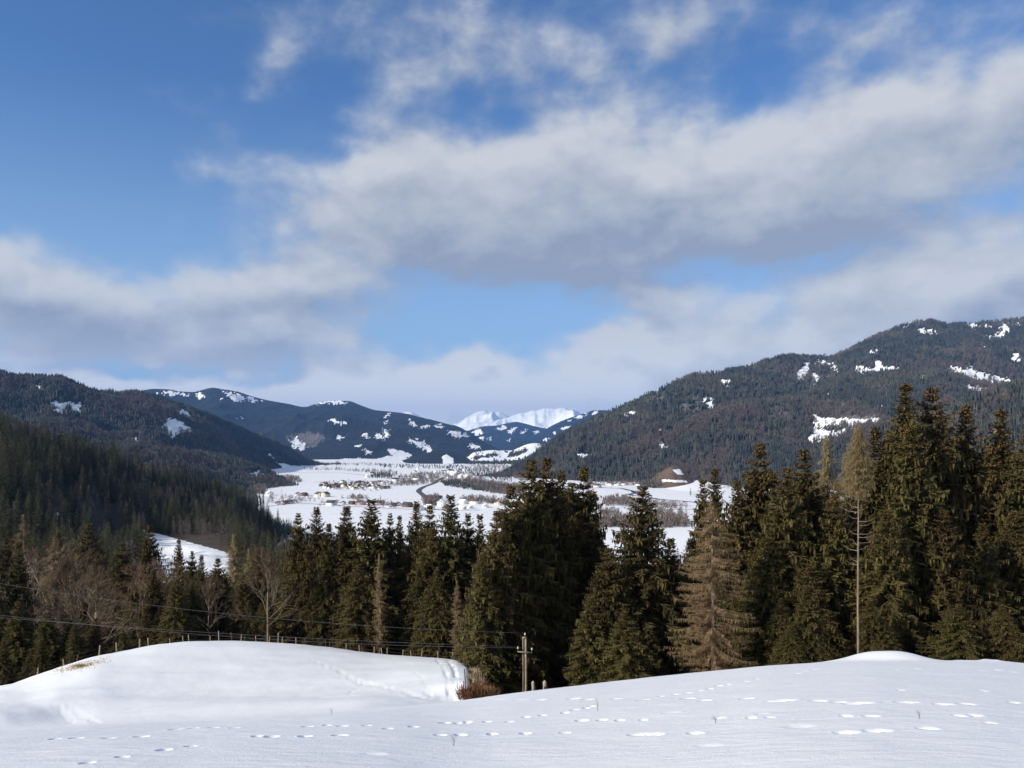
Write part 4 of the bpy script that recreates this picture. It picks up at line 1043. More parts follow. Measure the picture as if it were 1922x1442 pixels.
# spur on the left: the trees one can tell apart, then the mass behind them
MS = [spruce(24, 4.3, .03, 21 + i, 1.0, .1, 0, lod=.45) for i in range(3)]
def mid_trunk(h): 
    b = MB(); b.tube([(0, 0, -2), (0, 0, h * .4), (0, 0, h * .95)], [h * .012, h * .009, .02], 5); return b.me('trunk', [M_BARK_L], True)
def mid_airy(seed, kind):
    r = random.Random(seed); L = Leafy(); up = np.array([0, 0, 1.0])
    for q in range(420):
        u = r.uniform(.12, 1); a = r.random() * 6.28
        rr = (3.0 * (1.08 - u) if kind == 'larch' else 4.6 * math.sin(math.pi * (u * .8 + .14))) * math.sqrt(r.random())
        p = np.array([rr * math.cos(a), rr * math.sin(a), 20 * u]); d = np.array([math.cos(a) * .7, math.sin(a) * .7, r.uniform(-.4, .8)]) * r.uniform(.6, 1.5)
        w = np.array([-math.sin(a), math.cos(a), 0]) * .11; L.kite(p, d, w, r.random())
    return L.me('crown', M_VTWIG if kind != 'larch' else M_LARCH_F)
MA = [(mid_trunk(20), mid_airy(1, 'larch')), (mid_trunk(20), mid_airy(2, 'broad')), (mid_trunk(20), mid_airy(3, 'larch'))]
for i, m3 in enumerate(MS): proto('spur_spruce%d' % i, m3[1])
for i, m3 in enumerate(MA): proto('spur_airy%d' % i, m3[1])
pts = sample(SP, 1500, lambda S, B, px, py, t: (px > -60), 1.15)
k = (pts[:, 1] < 560) & (CX + F * pts[:, 0] / pts[:, 1] > -20) | (NR.rand(len(pts)) < 0.03)
near = pts[k][:62]; rest = np.concatenate([pts[~k], pts[k][62:]])
v = fbm(near[:, 0] / 60, near[:, 1] / 60, 3)
for (x, y, z), q in zip(near, v):
    if q > .56 or rnd.random() < .12:
        lar = rnd.random() < .6; ms = MA[0 if lar else 1]
        e = place('larch_tree' if lar else 'bare_tree', ms, ('trunk', 'crown'), x, y, z - .5, rnd.uniform(.7, 1.1), rnd.random() * 6.28,
                  'leafless brown larch in the dark forest of the left spur' if lar else 'greyish bare tree in the dark forest of the left spur', 'tree',
                  'larches on the left spur' if lar else 'bare trees on the left spur')
    else:
        ms = MS[rnd.randrange(3)]
        e = place('spruce_tree', ms[:2], ('trunk', 'crown'), x, y, z - .5, rnd.uniform(.75, 1.25), rnd.random() * 6.28, 'dark spruce in the dense forest of the left spur', 'tree', 'spruces on the left spur')
a, b = mottled(rest, 60, 3, .38)
for i in range(3): scatter('spur_forest', a[i::3], 'spur_spruce%d' % i, .75, 1.25)
for i in range(3): scatter('spur_forest', b[i::3], 'spur_airy%d' % i, .7, 1.05)
# mid-slope wood between the front rows and the spur
pp = []
while len(pp) < 420:
    px = rnd.uniform(-200, 250); Y = rnd.uniform(230, 470); x = (px - CX) / F * Y; pp.append((x, Y, gz(x, Y) - .5))
while len(pp) < 690:
    px = rnd.uniform(250, 450); Y = rnd.uniform(440, 700); x = (px - CX) / F * Y; g = gz(x, Y)
    if HY - g / Y * F < 1003 + (px - 300) * .27 or px < 272: pp.append((x, Y, g - .5))
while len(pp) < 920:
    px = rnd.uniform(430, 620); Y = rnd.uniform(200, 640) if px < 540 else rnd.uniform(200, 420); x = (px - CX) / F * Y; pp.append((x, Y, gz(x, Y) - .5))
while len(pp) < 1450:
    px = rnd.uniform(620, 2100); Y = rnd.uniform(190, 500); x = (px - CX) / F * Y; pp.append((x, Y, gz(x, Y) - .5))
pp = np.array(pp); a, b = mottled(pp, 50, 6, .4)
tall = lambda q: q
for i in range(3): scatter('slope_forest', a[i::3], 'spur_spruce%d' % i, .55, .9)
for i in range(3): scatter('slope_forest', b[i::3], 'spur_airy%d' % i, .5, .8)

# ------------------------------------------------------------------ the valley: roads, woods, villages
def on_floor(px, py, dz=0.0):
    Y = -ZV * F / (py - HY); return (px - CX) / F * Y, Y, ZV + dz
M_ROAD = plain('road_surface', (0.075, 0.075, 0.08), .9, var=.2, sc_=.05)
M_WATER = plain('stream_water', (0.05, 0.06, 0.07), .35, var=.2, sc_=.05)
def strip(name, pts, width, m_, dz):
    q = np.array([on_floor(px, py, dz) for px, py in pts]); t = np.linspace(0, len(q) - 1, (len(q) - 1) * 8 + 1)
    c = np.stack([pchip(np.arange(len(q)), q[:, k], t) for k in range(3)], 1)
    d = np.gradient(c, axis=0); d[:, 2] = 0; d /= np.linalg.norm(d, axis=1)[:, None]; nrm = np.stack([-d[:, 1], d[:, 0], d[:, 2] * 0], 1) * width / 2
    V = np.concatenate([c - nrm, c + nrm]); n = len(c)
    fs = np.array([(i, i + 1, n + i + 1, n + i) for i in range(n - 1)])
    return tag(obj(name, mesh(name, V, fs[:, ::-1] if fs.size and d[0][1] < 0 else fs, [m_])), kind='structure')
strip('road', [(832,897),(822,902),(815,907),(806,910.5),(796,914),(789,918),(786,922),(791,927),(797,932),(806,938)], 15, M_ROAD, .30)
strip('road', [(590,905),(640,907),(700,909),(760,910),(786,911)], 6, M_ROAD, .20)
strip('road', [(500,951),(560,945),(620,948),(700,953),(800,957),(900,958)], 5, M_ROAD, .25)
strip('stream', [(1090,914),(1134,916),(1165,917),(1179,920),(1192,923),(1190,926),(1182,928),(1186,930),(1205,932),(1235,937),(1294,942),(1380,950)], 13, M_WATER, .22)
strip('farm_track', [(1180,956),(1235,957),(1286,956.5),(1400,958)], 5, M_ROAD, .24)
strip('farm_track', [(560,888),(600,887),(640,888),(690,893),(740,900)], 6, M_ROAD, .24)

def floor_wood(name, poly, n, key, smin, smax):
    x0, x1 = min(p[0] for p in poly), max(p[0] for p in poly); y0, y1 = min(p[1] for p in poly), max(p[1] for p in poly)
    out = []
    while len(out) < n:
        px = NR.uniform(x0, x1, 4000); Yd = NR.uniform(-ZV * F / (y1 - HY), -ZV * F / (y0 - HY), 4000); py = HY - ZV * F / Yd
        k = inpoly(poly, px, py)
        out += [((a - CX) / F * b, b, ZV - .5) for a, b in zip(px[k], Yd[k])]
    scatter(name, np.array(out[:n]), key, smin, smax)
WOODS = [([(598,906),(640,903),(730,905),(742,918),(690,923),(610,918)],150,'broad_one',.25,.5),([(495,935),(530,932),(600,935),(605,940),(520,950),(500,950)],50,'broad_one',.3,.6),([(600,944),(720,942),(790,950),(780,958),(700,952),(600,952)],60,'broad_one',.25,.55),
 ([(540,873),(620,871),(660,872),(600,876)],50,'spruce_one',.5,.8),([(700,872),(860,874),(900,880),(820,881),(720,878)],240,'spruce_one',.5,.9),([(900,866),(1000,862),(1010,872),(900,876)],120,'spruce_one',.6,1.0),([(640,884),(700,882),(740,886),(700,888)],60,'broad_one',.5,.8),
 ([(497,903),(505,897),(560,898),(566,904),(540,906)],150,'broad_one',.55,.9),([(500,904),(566,903),(566,906),(500,906)],60,'spruce_one',.3,.5),
 ([(745,902),(752,894),(800,896),(830,906),(800,910),(760,909)],170,'broad_one',.4,.8),([(700,890),(745,886),(745,895),(700,897)],60,'broad_one',.4,.8),
 ([(690,893),(715,890),(738,893),(735,898),(700,898)],90,'spruce_one',.5,.9),([(730,908),(770,903),(790,911),(740,914)],80,'broad_one',.4,.7),
 ([(826,905),(850,903),(900,908),(960,916),(975,926),(925,925),(870,918),(835,912)],620,'spruce_one',.5,.85),([(838,903),(900,904),(985,915),(985,930),(925,927)],520,'broad_one',.5,.9),
 ([(770,890),(860,888),(900,895),(905,905),(830,901),(780,898)],260,'broad_one',.45,.8),([(840,882),(905,880),(960,893),(960,905),(900,896)],330,'spruce_one',.45,.8),
 ([(880,874),(945,874),(990,888),(990,905),(930,890)],260,'broad_one',.5,.8),([(600,869),(700,870),(760,874),(700,875),(600,873)],130,'spruce_one',.4,.7),
 ([(570,881),(640,880),(650,883),(570,883)],50,'broad_one',.4,.7),([(860,938),(895,934),(960,942),(960,948),(900,944),(865,943)],140,'broad_one',.35,.7),
 ([(793,938),(822,936),(828,950),(800,952)],120,'broad_one',.5,.85),([(885,940),(905,940),(905,944),(885,944)],16,'spruce_one',.4,.6),
 ([(1130,940),(1165,936),(1190,940),(1190,950),(1135,950)],110,'broad_one',.5,.9),([(1185,946),(1210,944),(1290,950),(1290,955),(1190,954)],120,'broad_one',.4,.7),
 ([(1125,962),(1160,960),(1165,968),(1125,970)],50,'broad_one',.4,.7),([(1120,984),(1180,978),(1210,984),(1200,992),(1125,990)],200,'broad_one',.6,.95),
 ([(1205,975),(1290,975),(1290,990),(1205,992)],230,'broad_one',.5,.8),([(1210,962),(1290,963),(1290,968),(1210,968)],70,'broad_one',.4,.7),
 ([(1120,905),(1170,902),(1230,905),(1300,908),(1290,912),(1130,912)],130,'broad_one',.35,.7),([(1096,900),(1110,896),(1112,915),(1098,920)],60,'broad_one',.6,.9),
 ([(1290,905),(1380,912),(1420,920),(1300,915)],40,'broad_one',.4,.6),([(640,936),(668,933),(700,936),(672,939)],40,'broad_one',.4,.65),
 ([(470,960),(520,985),(546,1000),(500,1003),(450,990)],140,'broad_one',.5,.8),([(440,895),(497,912),(500,930),(455,925)],260,'broad_one',.6,.9),([(430,890),(495,905),(498,955),(440,940)],300,'spruce_one',.6,.95),
 ([(1380,905),(1480,912),(1480,990),(1400,985)],260,'broad_one',.5,.9)]
for w in WOODS: floor_wood('valley_wood', *w)

PLASTER = [plain('plaster_white', (0.78, 0.76, 0.72), .9, var=.06), plain('plaster_cream', (0.70, 0.65, 0.53), .9, var=.06), plain('plaster_rose', (0.48, 0.36, 0.31), .9, var=.06), plain('timber_cladding', (0.16, 0.10, 0.065), .9, var=.2)]
ROOFS = [plain('roof_brown', (0.105, 0.07, 0.058), .8, var=.2), plain('roof_dark', (0.06, 0.058, 0.06), .7, var=.2), plain('roof_red', (0.12, 0.068, 0.055), .8, var=.2), plain('roof_snowed', (0.80, 0.81, 0.84), .8, var=.05)]
M_PANE = plain('window_glass', (0.03, 0.035, 0.045), .15, var=.1)
_hc = {}
def house_parts(w, d, h, rh, big):
    key = (round(w), round(d), round(h * 2), big)
    if key in _hc: return _hc[key]
    wl = MB(); hw, hd = w / 2, d / 2
    wl.add([(-hw,-hd,-2),(hw,-hd,-2),(hw,hd,-2),(-hw,hd,-2),(-hw,-hd,h),(hw,-hd,h),(hw,hd,h),(-hw,hd,h),(0,-hd,h+rh),(0,hd,h+rh)],
           [(0,1,5,4),(1,2,6,5),(2,3,7,6),(3,0,4,7),(4,5,8),(6,7,9)])
    rf = MB(); ov = .9; t = .35; k = rh / hw
    for sg in (-1, 1):
        x1 = sg * (hw + ov); z1 = h - ov * k
        a = [(0,-hd-ov,h+rh+.02),(x1,-hd-ov,z1),(x1,hd+ov,z1),(0,hd+ov,h+rh+.02)]
        b = [(p[0],p[1],p[2]+t) for p in a]
        rf.add(a + b, [(0,3,2,1),(4,5,6,7),(0,1,5,4),(1,2,6,5),(2,3,7,6)])
    wn = []
    if big:
        for fl in range(2 if h > 4.5 else 1):
            for i in range(3):
                m = MB(); x = -hw + w * (i + .5) / 3; z = 1.0 + fl * 2.8; m.box((x-.55,-hd-.08,z),(x+.55,-hd-.01,z+1.3)); wn.append(m.me('window', [M_PANE]))
        m = MB(); m.box((-.5,-hd-.08,h+rh*.25),(.5,-hd-.01,h+rh*.25+1.1)); wn.append(m.me('window', [M_PANE]))
        m = MB(); m.box((hw+.01,-1,1.2),(hw+.08,.2,2.5)); wn.append(m.me('window', [M_PANE]))
    ch = MB(); ch.box((hw*.3,-.4,h+rh*.4),(hw*.3+.8,.4,h+rh+1.1))
    _hc[key] = (wl.me('wall', [PLASTER[0]]), rf.me('roof', [ROOFS[0]]), wn, ch.me('chimney', [PLASTER[0]]))
    return _hc[key]
def house(px, py, wpx, wall, roof, rz=0.0, label=None, group=None, deep=1.25, hh=None, name='house', zbase=None, Y=None):
    if Y is None: x, Y, z = on_floor(px, py)
    else: x = (px - CX) / F * Y; z = -(py - HY) / F * Y
    w = wpx / F * Y; h = hh or max(2.8, w * .42); rh = w * .30
    big = wpx >= 8
    a, b, wn, ch = house_parts(w, w * deep, h, rh, big)
    e = empty(name, (x, Y, z), rz); tag(e, label, 'barn' if name == 'barn' else 'house', group)
    def mk(n_, me, m_):
        o = obj(n_, me, e)
        o.material_slots[0].link = 'OBJECT'; o.material_slots[0].material = m_
        return o
    mk('wall', a, PLASTER[wall]); r_ = mk('roof', b, ROOFS[roof])
    for q in wn: obj('window', q, e)
    if name != 'barn' and wpx >= 6:
        c = obj('chimney', ch, r_); c.material_slots[0].link = 'OBJECT'; c.material_slots[0].material = PLASTER[0]
    return e
HS = [(599,932.5,13,1,0,.55,'cream farmhouse, left one of the pair with dark gabled roofs'),(610,932.5,13,1,0,-.25,'cream farmhouse, right one of the pair with dark gabled roofs'),
 (560,931,10,0,0,.4,'white house with brown gable left of the cream pair'),(571,931,9,3,0,-.4,'dark timber house just left of the cream pair'),
 (506,930,12,0,3,.5,'white gabled house at the left end of the valley hamlet'),(521,948,10,0,2,.3,'white house with red roof below the big bare tree at the left'),(533,946,9,2,2,-.5,'reddish farm building beside the bare tree at the left'),
 (545,945,10,0,1,1.2,'long white building with dark roof at the end of the left hamlet'),(553,943,8,0,0,.2,'small white house right of the long dark-roofed building'),
 (622,948.5,13,0,1,1.4,'white house with wide dark roof standing at the left of the lower row'),(644,947,9,0,0,.1,'small white gabled house in the middle of the lower row'),(661,947,9,3,0,.9,'brown barn in the lower row'),
 (677,948,13,2,0,.7,'pinkish house with brown roof behind the big spruce tip'),(694,946,9,0,0,.1,'white house hidden partly by the biggest spruce tip'),(712,948,12,2,1,1.2,'rose coloured house with dark flat roof right of the biggest spruce tip'),
 (731,952,9,0,1,.2,'white end-on house with black roof right of the lower row'),(748,949,9,0,0,.15,'white gabled house beside the long dark barn'),(738,950,9,3,1,.8,'dark barn between the two white houses'),
 (765,952,13,3,1,1.1,'long dark barn in the field left of the brown bushes'),(806,957,14,0,3,.6,'house under snow behind the bushes near the road'),(787,958,12,0,3,-.5,'snow-roofed house behind the middle spruce tips'),
 (829,950,17,0,3,.08,'large white gabled house right of the brown bushes'),(820,941,15,0,1,1.45,'long grey roofed building behind the large white house'),(838,957,10,2,1,.7,'reddish shed in front of the large white house'),
 (870,946,12,0,3,.7,'white roofed house in the snow left of the flat field'),(892,946,14,0,2,1.3,'low house with rosy roof in front of the brown hedge'),(911,953,10,0,3,.3,'small white gabled hut standing alone in the flat field'),
 (935,948.5,14,1,0,.12,'cream gabled house at the right end of the hamlet'),(922,945,9,3,1,.8,'dark shed left of the cream gabled house'),(883,955,9,0,3,.4,'low snowed shed in the flat field'),(868,956,9,0,3,1.1,'snow covered outbuilding near the ragged spruce tip')]
for px, py, w, wl, rf, rz, lb in HS: house(px, py, w, wl, rf, rz, lb, 'houses of the near hamlet', name='barn' if 'barn' in lb or 'shed' in lb else 'house')
for i in range(74):                               # the village beyond, tightly built
    t = rnd.random(); px = 602 + 125 * t; py = 910.5 + rnd.uniform(-4.5, 8.5) * (1 - .3 * abs(t - .6)) ; 
    wl_, rf_ = rnd.choice((0, 0, 0, 0, 0, 1, 2, 3)), rnd.choice((0, 0, 1, 1, 2, 3))
    house(px, py, rnd.uniform(5, 8.2), wl_, rf_, rnd.uniform(-.8, .8), 'small ' + ('white', 'cream', 'rosy', 'dark timber')[wl_] + ' house with ' + ('brown', 'dark grey', 'reddish', 'snowy')[rf_] + ' roof in the dense village mid valley', 'village houses in the middle of the valley')
for i in range(26):
    px = rnd.uniform(770, 905); py = rnd.uniform(883, 899)
    house(px, py, rnd.uniform(3, 5.5), rnd.choice((0, 0, 1)), rnd.choice((0, 1, 3)), rnd.uniform(-.8, 1.5), 'tiny house of the far village among trees below the dark wooded hill', 'houses of the far village')
for i, (px, py, w) in enumerate([(846,887,9),(852,893,11),(866,896,13),(876,897,12),(905,900,9),(818,887,7),(700,891,7),(690,897,8),(742,903,9),(780,904,8),(751,898,7)]):
    house(px, py, w, 0, 3 if i % 2 else 1, rnd.uniform(0, 1.5), 'larger pale building at the edge of the far village', 'larger buildings of the far village')
for i, (px, py, w, wl, rf) in enumerate([(1146,911,9,0,0),(1158,912,9,0,1),(1171,910,7,0,0),(1185,911,8,2,2),(1198,911,7,0,0),(1213,910,7,1,0),(1232,913,9,2,2),(1240,912,8,0,2),(1256,911,7,2,1),(1270,910,7,0,0),(1285,911,6,2,2),(1121,915,10,0,2),(1108,930,13,2,2),(1114,939,12,0,2),(1120,953,10,0,3)]):
    house(px, py, w, wl, rf, rnd.uniform(-.5, 1.5), 'small house at the foot of the right mountain beside the stream', 'houses at the foot of the right mountain')
# church with a spire in the far village
x, Y, z = on_floor(784, 882)
e = tag(empty('church', (x, Y, z), .3), 'small pale church with a pointed spire in front of the dark wooded hill', 'church')
b = MB(); b.add([(-5,-14,-2),(5,-14,-2),(5,8,-2),(-5,8,-2),(-5,-14,9),(5,-14,9),(5,8,9),(-5,8,9),(0,-14,15),(0,8,15)], [(0,1,5,4),(1,2,6,5),(2,3,7,6),(3,0,4,7),(4,5,8),(6,7,9)]); obj('nave_wall', b.me('wall', [PLASTER[0]]), e)
b = MB(); b.add([(-5.6,-14.6,8.7),(5.6,-14.6,8.7),(5.6,8.6,8.7),(-5.6,8.6,8.7),(0,-14.6,15.6),(0,8.6,15.6)], [(0,4,5,3),(1,2,5,4)]); obj('roof', b.me('roof', [ROOFS[3]]), e)
b = MB(); b.box((-3,8.1,-2),(3,14,22)); obj('tower', b.me('tower', [PLASTER[0]]), e)
b = MB(); b.add([(-3.3,7.8,22.02),(3.3,7.8,22.02),(3.3,14.3,22.02),(-3.3,14.3,22.02),(0,11,36)], [(0,1,4),(1,2,4),(2,3,4),(3,0,4),(3,2,1,0)]); obj('spire', b.me('spire', [PLASTER[0]]), e)
# houses on the slopes
for q, w, wl, rf, lb in [(at_surface(RN, 1870, 815), 13, 2, 2, 'reddish roofed farmhouse among the trees on the right hillside'), (at_surface(SP, 107, 974), 6, 0, 3, 'tiny snow-roofed hut in the dark forest on the left'),
        (((266 - CX) / F * 545, 545, gz((266 - CX) / F * 545, 545)), 22, 2, 0, 'house with a dull pink roof half hidden behind trees left of the small meadow')]:
    x, Y, z = q; house(x / Y * F + CX, HY - z / Y * F, w, wl, rf, .4, lb, None, Y=Y)
# lone trees of the valley that can be told apart
LONE = [(529,934,16,'large bare tree rising over the left hamlet'),(519,936,9,'small bare tree beside the large one in the left hamlet'),(545,938,10,'bare tree at the right of the left hamlet'),
 (643,936,8,'round bush right of the cream pair of houses'),(668,935,6,'last bush of the hedge right of the cream pair'),(812,950,15,'brown tree in front of the large white house'),(1147,938,11,'round bare tree by the stream'),
 (1128,938,8,'small bare tree left of the round one by the stream'),(1262,945,9,'bare tree near the stream bend'),(575,943,5,'single small tree between the hamlets'),(603,942,4,'tiny tree in the open snow'),(1310,905,7,'small bare tree on the snowy slope')]
for px, py, hp, lb in LONE:
    x, Y, z = on_floor(px, py); h = hp / F * Y
    e = place('bare_tree', MA[1], ('trunk', 'crown'), x, Y, z, (h / 20 * 1.1, h / 20 * 1.1, h / 20), rnd.random() * 6, lb, 'tree', 'lone trees of the valley')
for px, py, hp, lb in [(714,939,9,'single small spruce in the open field by the rose coloured house'),(632,880,5,'small dark spruce in the far fields'),(1296,930,12,'dark spruce at the foot of the snowy slope')]:
    x, Y, z = on_floor(px, py); h = hp / F * Y
    place('spruce_tree', MS[1][:2], ('trunk', 'crown'), x, Y, z, h / 20, 1.0, lb, 'tree')

# ------------------------------------------------------------------ fence along the back of the knoll
FP = [(-60,1.3),(-5,1.2),(70,1.2),(120,1.2),(144,1.25),(186,1.75),(219,1.6),(262,1.7),(279,1.6),(320,1.1),(344,1.35),(355,1.5),(395,1.1),(411,1.9),(436,1.7),(452,1.3),(459,1.1),(481,1.2),(505,1.1),(522,1.9),(530,1.2),(556,1.2),(574,1.3),(612,1.4),(619,1.3),
      (650,1.2),(675,1.3),(681,1.2),(702,1.2),(717,1.2),(727,1.3),(756,1.2),(772,1.1),(791,1.4),(822,1.3),(851,1.3),(868,1.4)]
fe = tag(empty('wire_fence', (0, 100, gz(0, 100))), 'weathered wooden post and wire fence along the far edge of the snowy knoll', 'fence')
fo = np.array(fe.location)
tops = []
kdp = lambda px: float(pchip([k[0] for k in KN], [k[2] for k in KN], np.array([px]))[0])
post = []
for i in range(3):
    b = MB(); b.tube([(0, 0, -.6), (0, 0, .5), (.01, 0, .97), (.01, .01, 1.0)], [.068, .064, .06, .045], 7); post.append(b.me('post', [M_WOOD if i else M_WOOD_D], True))
for px, h in FP:
    Y = kdp(px) * 1.035; x = (px - CX) / F * Y; z = gz(x, Y)
    o = obj('post', post[rnd.choice((1, 1, 1, 2, 0))], fe, tuple(np.array((x, Y, z)) - fo)); o.scale = (1 + .25 * (h > 1.5), 1 + .25 * (h > 1.5), h * .78)
    o.rotation_euler = (rnd.uniform(-.12, .12), rnd.uniform(-.16, .16), rnd.random() * 3)
    tops.append(np.array((x, Y, z)) - fo)
for hh in (.55, 1.0):
    b = MB(); pts = []
    for a, c in zip(tops[:-1], tops[1:]):
        pts.append(a + (0, -.1, hh)); pts.append((a + c) / 2 + (0, -.1, hh - .04))
    pts.append(tops[-1] + (0, -.1, hh)); b.tube(pts, .012, 3); obj('wire', b.me('wire', [M_WOOD_D]), fe)
# two dark stakes and the scrub at the corner
for px, py, h, lb in [(873,1297,1.25,'taller dark stake in the snow at the brown corner of the knoll'),(870,1303,.75,'shorter dark stake at the brown corner of the knoll'),(897,1282,1.0,'pale stake in the scrub right of the two dark ones')]:
    Y = 52.0; x = (px - CX) / F * Y; z = gz(x, Y)
    b = MB(); b.tube([(0, 0, -1.2), (0, 0, h * .6), (-.04 * h, 0, h * 1.15)], [.045, .042, .035], 6)
    o = obj('fence_stake', b.me('fence_stake', [M_WOOD_D if 'dark' in lb else M_WOOD], True), None, (x, Y, max(z, -(py - HY) / F * Y))); tag(o, lb, 'stake')
M_BRACKEN = foliage('dry_bracken', (0.085, 0.035, 0.018), (0.22, 0.12, 0.06))
M_STRAW = foliage('dry_grass', (0.20, 0.15, 0.08), (0.46, 0.38, 0.24))
def tuft(n, R, hh, w, seed):
    r = random.Random(seed); L = Leafy()
    for _ in range(n):
        a = r.random() * 6.28; rr = R * r.random() ** .7; p = np.array([rr * math.cos(a), rr * math.sin(a), -.15]); a2 = r.random() * 6.28
        d = np.array([math.cos(a2) * r.uniform(.1, .9), math.sin(a2) * r.uniform(.1, .9), r.uniform(.3, 1)]) * hh * r.uniform(.4, 1.1); wv = np.cross(d, [0, .3, 1]); wv *= w / (np.linalg.norm(wv) + 1e-6)
        L.kite(p, d, wv, r.random())
    return L
br = tuft(900, .75, .95, .02, 3).me('dry_shrub', M_BRACKEN); st = tuft(420, .5, .7, .014, 4).me('dry_grass_tuft', M_STRAW)
for px, py, Y, me_, lb, cat, s in [(886,1300,50,br,'reddish brown scrub heap at the right corner of the snowy knoll','shrub',1.2),(898,1297,52,br,'smaller brown scrub just right of the reddish heap','shrub',1.0),(912,1300,50,br,'low dark scrub at the foot of the bushy spruce by the knoll','shrub',.9),
      (893,1266,66,st,'pale dry grass tuft above the reddish scrub heap','grass',1.2),(889,1256,72,st,'pale dry grass tuft at the tip of the knoll edge','grass',1.0),(899,1275,60,st,'straw coloured grass between tuft and scrub','grass',1.0)]:
    x = (px - CX) / F * Y; z = max(gz(x, Y), -(py + 6 - HY) / F * Y)
    o = obj('dry_shrub' if cat == 'shrub' else 'dry_grass_tuft', me_, None, (x, Y, z)); o.scale = (s, s, s); o.rotation_euler = (0, 0, rnd.random() * 6); tag(o, lb, cat)
# straw poking through the thin snow on the left shoulder
L = Leafy()
for _ in range(520):
    px = rnd.gauss(150, 22); py = 1251 + (150 - px) * .22 + rnd.gauss(0, 3.2)
    x, Y, z = on_ground(px, py)
    p = np.array([x, Y, z - .05]); d = np.array([rnd.uniform(-.3, .3), rnd.uniform(-.2, .1), rnd.uniform(.08, .22)]); L.kite(p, d, np.array([.05, 0, 0]), rnd.random())
tag(obj('grass', L.me('grass', M_STRAW)), 'dry brown grass poking through thin snow on the left shoulder of the knoll', 'grass', kind='stuff')
# dry stalks in the near snow
for px, py, h, lb in [(850,1400,20,'dark dry stalk in the near snow, nearest to the viewer'),(1120,1334,24,'thin upright stalk in the snow right of the power pole'),(1342,1358,13,'short dry stalk below the large larch'),(1724,1350,16,'faint thin stalk in the snow on the right'),(622,1342,12,'small twig standing on the edge of the near slope')]:
    x, Y, z = on_ground(px, py, near=True); hh = h / F * Y
    b = MB(); b.tube([(0, 0, -.1), (.02 * h / 20, 0, hh * .5), (-.02, 0, hh)], [.006, .004, .002], 4)
    for k in range(4):
        zz = hh * (.35 + .15 * k); sg = (-1) ** k; b.tube([(0, 0, zz), (sg * .05, 0, zz + .05)], [.003, .001], 3)
    o = obj('dry_stalk', b.me('dry_stalk', [M_WOOD_D]), None, (x, Y, z)); tag(o, lb, 'plant', 'dry stalks in the snow')
# stumps and pale stems at the foot of the clump
M_PORC = plain('insulator_porcelain', (0.55, 0.52, 0.47), .25, var=.1); M_STEEL = plain('galvanised_steel', (0.32, 0.30, 0.28), .5, .6)
for px, ytop, Y, r_, lb in [(1001,1279,74,.17,'pale barkless stump just right of the power pole'),(1023,1278,75,.21,'thicker pale stump, second one right of the power pole')]:
    x = (px - CX) / F * Y; zt = -(ytop - HY) / F * Y; zb = gz(x, Y)
    b = MB(); b.tube([(0, 0, zb - zt - .5), (.02, 0, -.6), (-.03, 0, -.1), (.03, 0, 0)], [r_ * 1.1, r_, r_ * .9, r_ * .5], 9)
    tag(obj('tree_stump', b.me('tree_stump', [M_BARK_P], True), None, (x, Y, zt)), lb, 'stump')
b = MB(); Y = 80; x = (1640 - CX) / F * Y
zb = gz(x, Y); dz = -(1092 - HY) / F * Y - zb
b.tube([(-.9, 0, -1), (0, 0, dz * .5), (.75, 0, dz)], [.09, .07, .03], 6); tag(obj('dead_pole_tree', b.me('dead_pole_tree', [M_BARK_P], True), None, (x - .2, Y, zb)), 'thin pale leaning dead stem right of the tall bare larch', 'tree')

# ------------------------------------------------------------------ wooden power pole: two legs, crossarm, three insulators
PY_ = 70.0
px0 = (985 - CX) / F * PY_; zg = gz(px0, PY_)
pp_ = tag(empty('power_pole', (px0, PY_, zg), 0), 'old wooden power pole of two upright timbers with a crossarm and three white insulators', 'power pole')
topz = -(1198 - HY) / F * PY_ - zg; armz = -(1224.5 - HY) / F * PY_ - zg
for dx, r_, m_, dy, t in ((-.12, .075, M_BARK_L, .12, .06), (.11, .105, M_WOOD, 0, 0)):
    b = MB(); b.tube([(dx - t * .5, dy, -1.0), (dx, dy, topz * .5), (dx - .03, dy, topz - .03), (dx - .03, dy, topz)], [r_ * 1.15, r_, r_ * .92, r_ * .8], 10); obj('pole_timber', b.me('pole_timber', [m_], True), pp_)
b = MB(); b.box((-.22, -.16, topz + .0), (.16, .24, topz + .07)); obj('pole_cap', b.me('pole_cap', [M_WOOD]), pp_)
b = MB(); b.add([(-.62,-.20,armz+.05),(.66,-.20,armz-.05),(.66,-.12,armz-.05),(-.62,-.12,armz+.05),(-.62,-.20,armz+.14),(.66,-.20,armz+.04),(.66,-.12,armz+.04),(-.62,-.12,armz+.14)], [(0,3,2,1),(4,5,6,7),(0,1,5,4),(1,2,6,5),(2,3,7,6),(3,0,4,7)])
obj('crossarm', b.me('crossarm', [M_WOOD]), pp_)
INS = [(-.60, -.16, armz + .14), (.62, -.16, armz + .04), (.02, 0, topz + .07)]
for x, y, z in INS:
    b = MB(); b.tube([(0, 0, 0), (0, 0, .26)], [.02, .018], 5); pin = obj('insulator_pin', b.me('insulator_pin', [M_STEEL]), pp_, (x, y, z))
    b = MB(); b.tube([(0, 0, .20), (0, 0, .23), (0, 0, .30), (0, 0, .36), (0, 0, .40)], [.05, .085, .07, .055, .03], 9); obj('insulator', b.me('insulator', [M_PORC], True), pin)
M_WIRE = plain('overhead_wire', (0.2, 0.19, 0.18), .6, .3, var=.1)
WIRES = [(2, [(985,1192),(560,1167),(0,1095),(-300,1040)], 'topmost overhead wire running left from the tip of the power pole'),
         (0, [(976,1219),(560,1198),(200,1176),(0,1160),(-300,1132)], 'lower overhead wire running left from the near end of the crossarm'),
         (1, [(1003,1221),(560,1204),(180,1178),(0,1152),(-300,1115)], 'second lower overhead wire running left from the far end of the crossarm')]
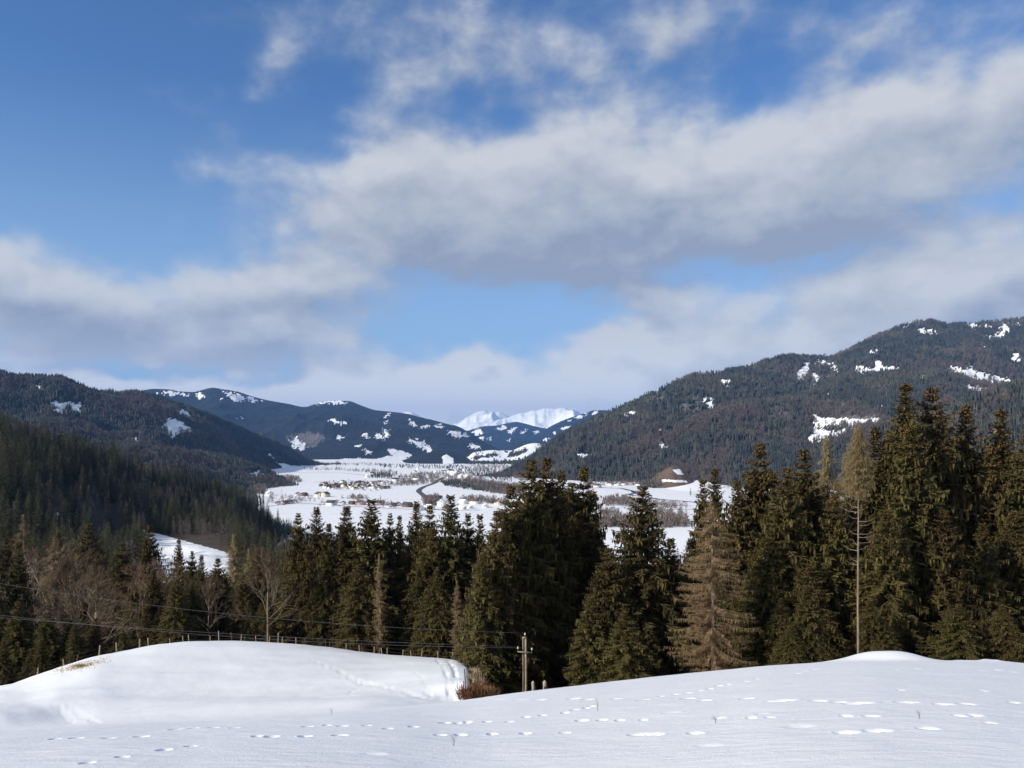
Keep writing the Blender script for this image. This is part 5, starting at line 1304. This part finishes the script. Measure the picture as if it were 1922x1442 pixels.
for k, pts, lb in WIRES:
    ix, iy, iz = INS[k]; a = np.array([px0 + ix, PY_ + iy, zg + iz + .38])
    t = np.linspace(pts[-1][0], (a[0] / a[1] * F + CX), 50); yy = pchip([p[0] for p in pts[::-1]], [p[1] for p in pts[::-1]], t)
    co = np.polyfit([p[0] for p in pts], [p[1] for p in pts], 2); ya = HY - a[2] / a[1] * F
    yy = np.polyval(co, t); yy += (ya - yy[-1]) * ((t - t[0]) / (t[-1] - t[0])) ** 2
    Yd = 52 + (PY_ + iy - 52) * (t - t[0]) / (t[-1] - t[0])
    q = np.stack([(t - CX) / F * Yd, Yd, -(yy - HY) / F * Yd], 1)
    b = MB(); b.tube(q - a, .009, 4); tag(obj('overhead_wire', b.me('overhead_wire', [M_WIRE], True), None, tuple(a)), lb, 'wire', 'overhead wires')
# small power pylon standing in the dark forest on the left
x, Y, zt = at_surface(SP, 127, 990); zt = -(963 - HY) / F * Y
e = tag(empty('power_pylon', (x, Y, zt - 14)), 'small grey T-shaped pylon in the dark forest on the left', 'pylon')
b = MB(); b.tube([(0, 0, -6), (0, 0, 14)], [.28, .2], 6); obj('mast', b.me('mast', [M_STEEL]), e)
b = MB(); b.add([(-4,-.12,13.1),(0,-.12,14.0),(4,-.12,12.9),(4,.12,12.9),(0,.12,14.0),(-4,.12,13.1),(-4,-.12,13.35),(0,-.12,14.35),(4,-.12,13.15),(4,.12,13.15),(0,.12,14.35),(-4,.12,13.35)],
  [(0,1,7,6),(1,2,8,7),(5,11,10,4),(4,10,9,3),(6,7,10,11),(7,8,9,10),(0,5,4,1),(1,4,3,2),(0,6,11,5),(2,3,9,8)]); obj('pylon_arm', b.me('pylon_arm', [M_STEEL]), e)

# ------------------------------------------------------------------ the air
HAZE = (0.000030, (0.20, 0.45, 1.0))
m = bpy.data.materials.new('valley_haze'); m.use_nodes = True; m.node_tree.nodes.clear()
T = NT(m.node_tree); pv = T.node('ShaderNodeVolumePrincipled'); out = T.node('ShaderNodeOutputMaterial')
pv.inputs['Color'].default_value = (*HAZE[1], 1); pv.inputs['Density'].default_value = HAZE[0]; pv.inputs['Anisotropy'].default_value = 0.0
T.l.new(pv.outputs[0], out.inputs['Volume'])
b = MB(); b.box((-37000, -37000, -3600), (37000, 37000, 1650)); tag(obj('haze', b.me('haze', [m])), kind='stuff')
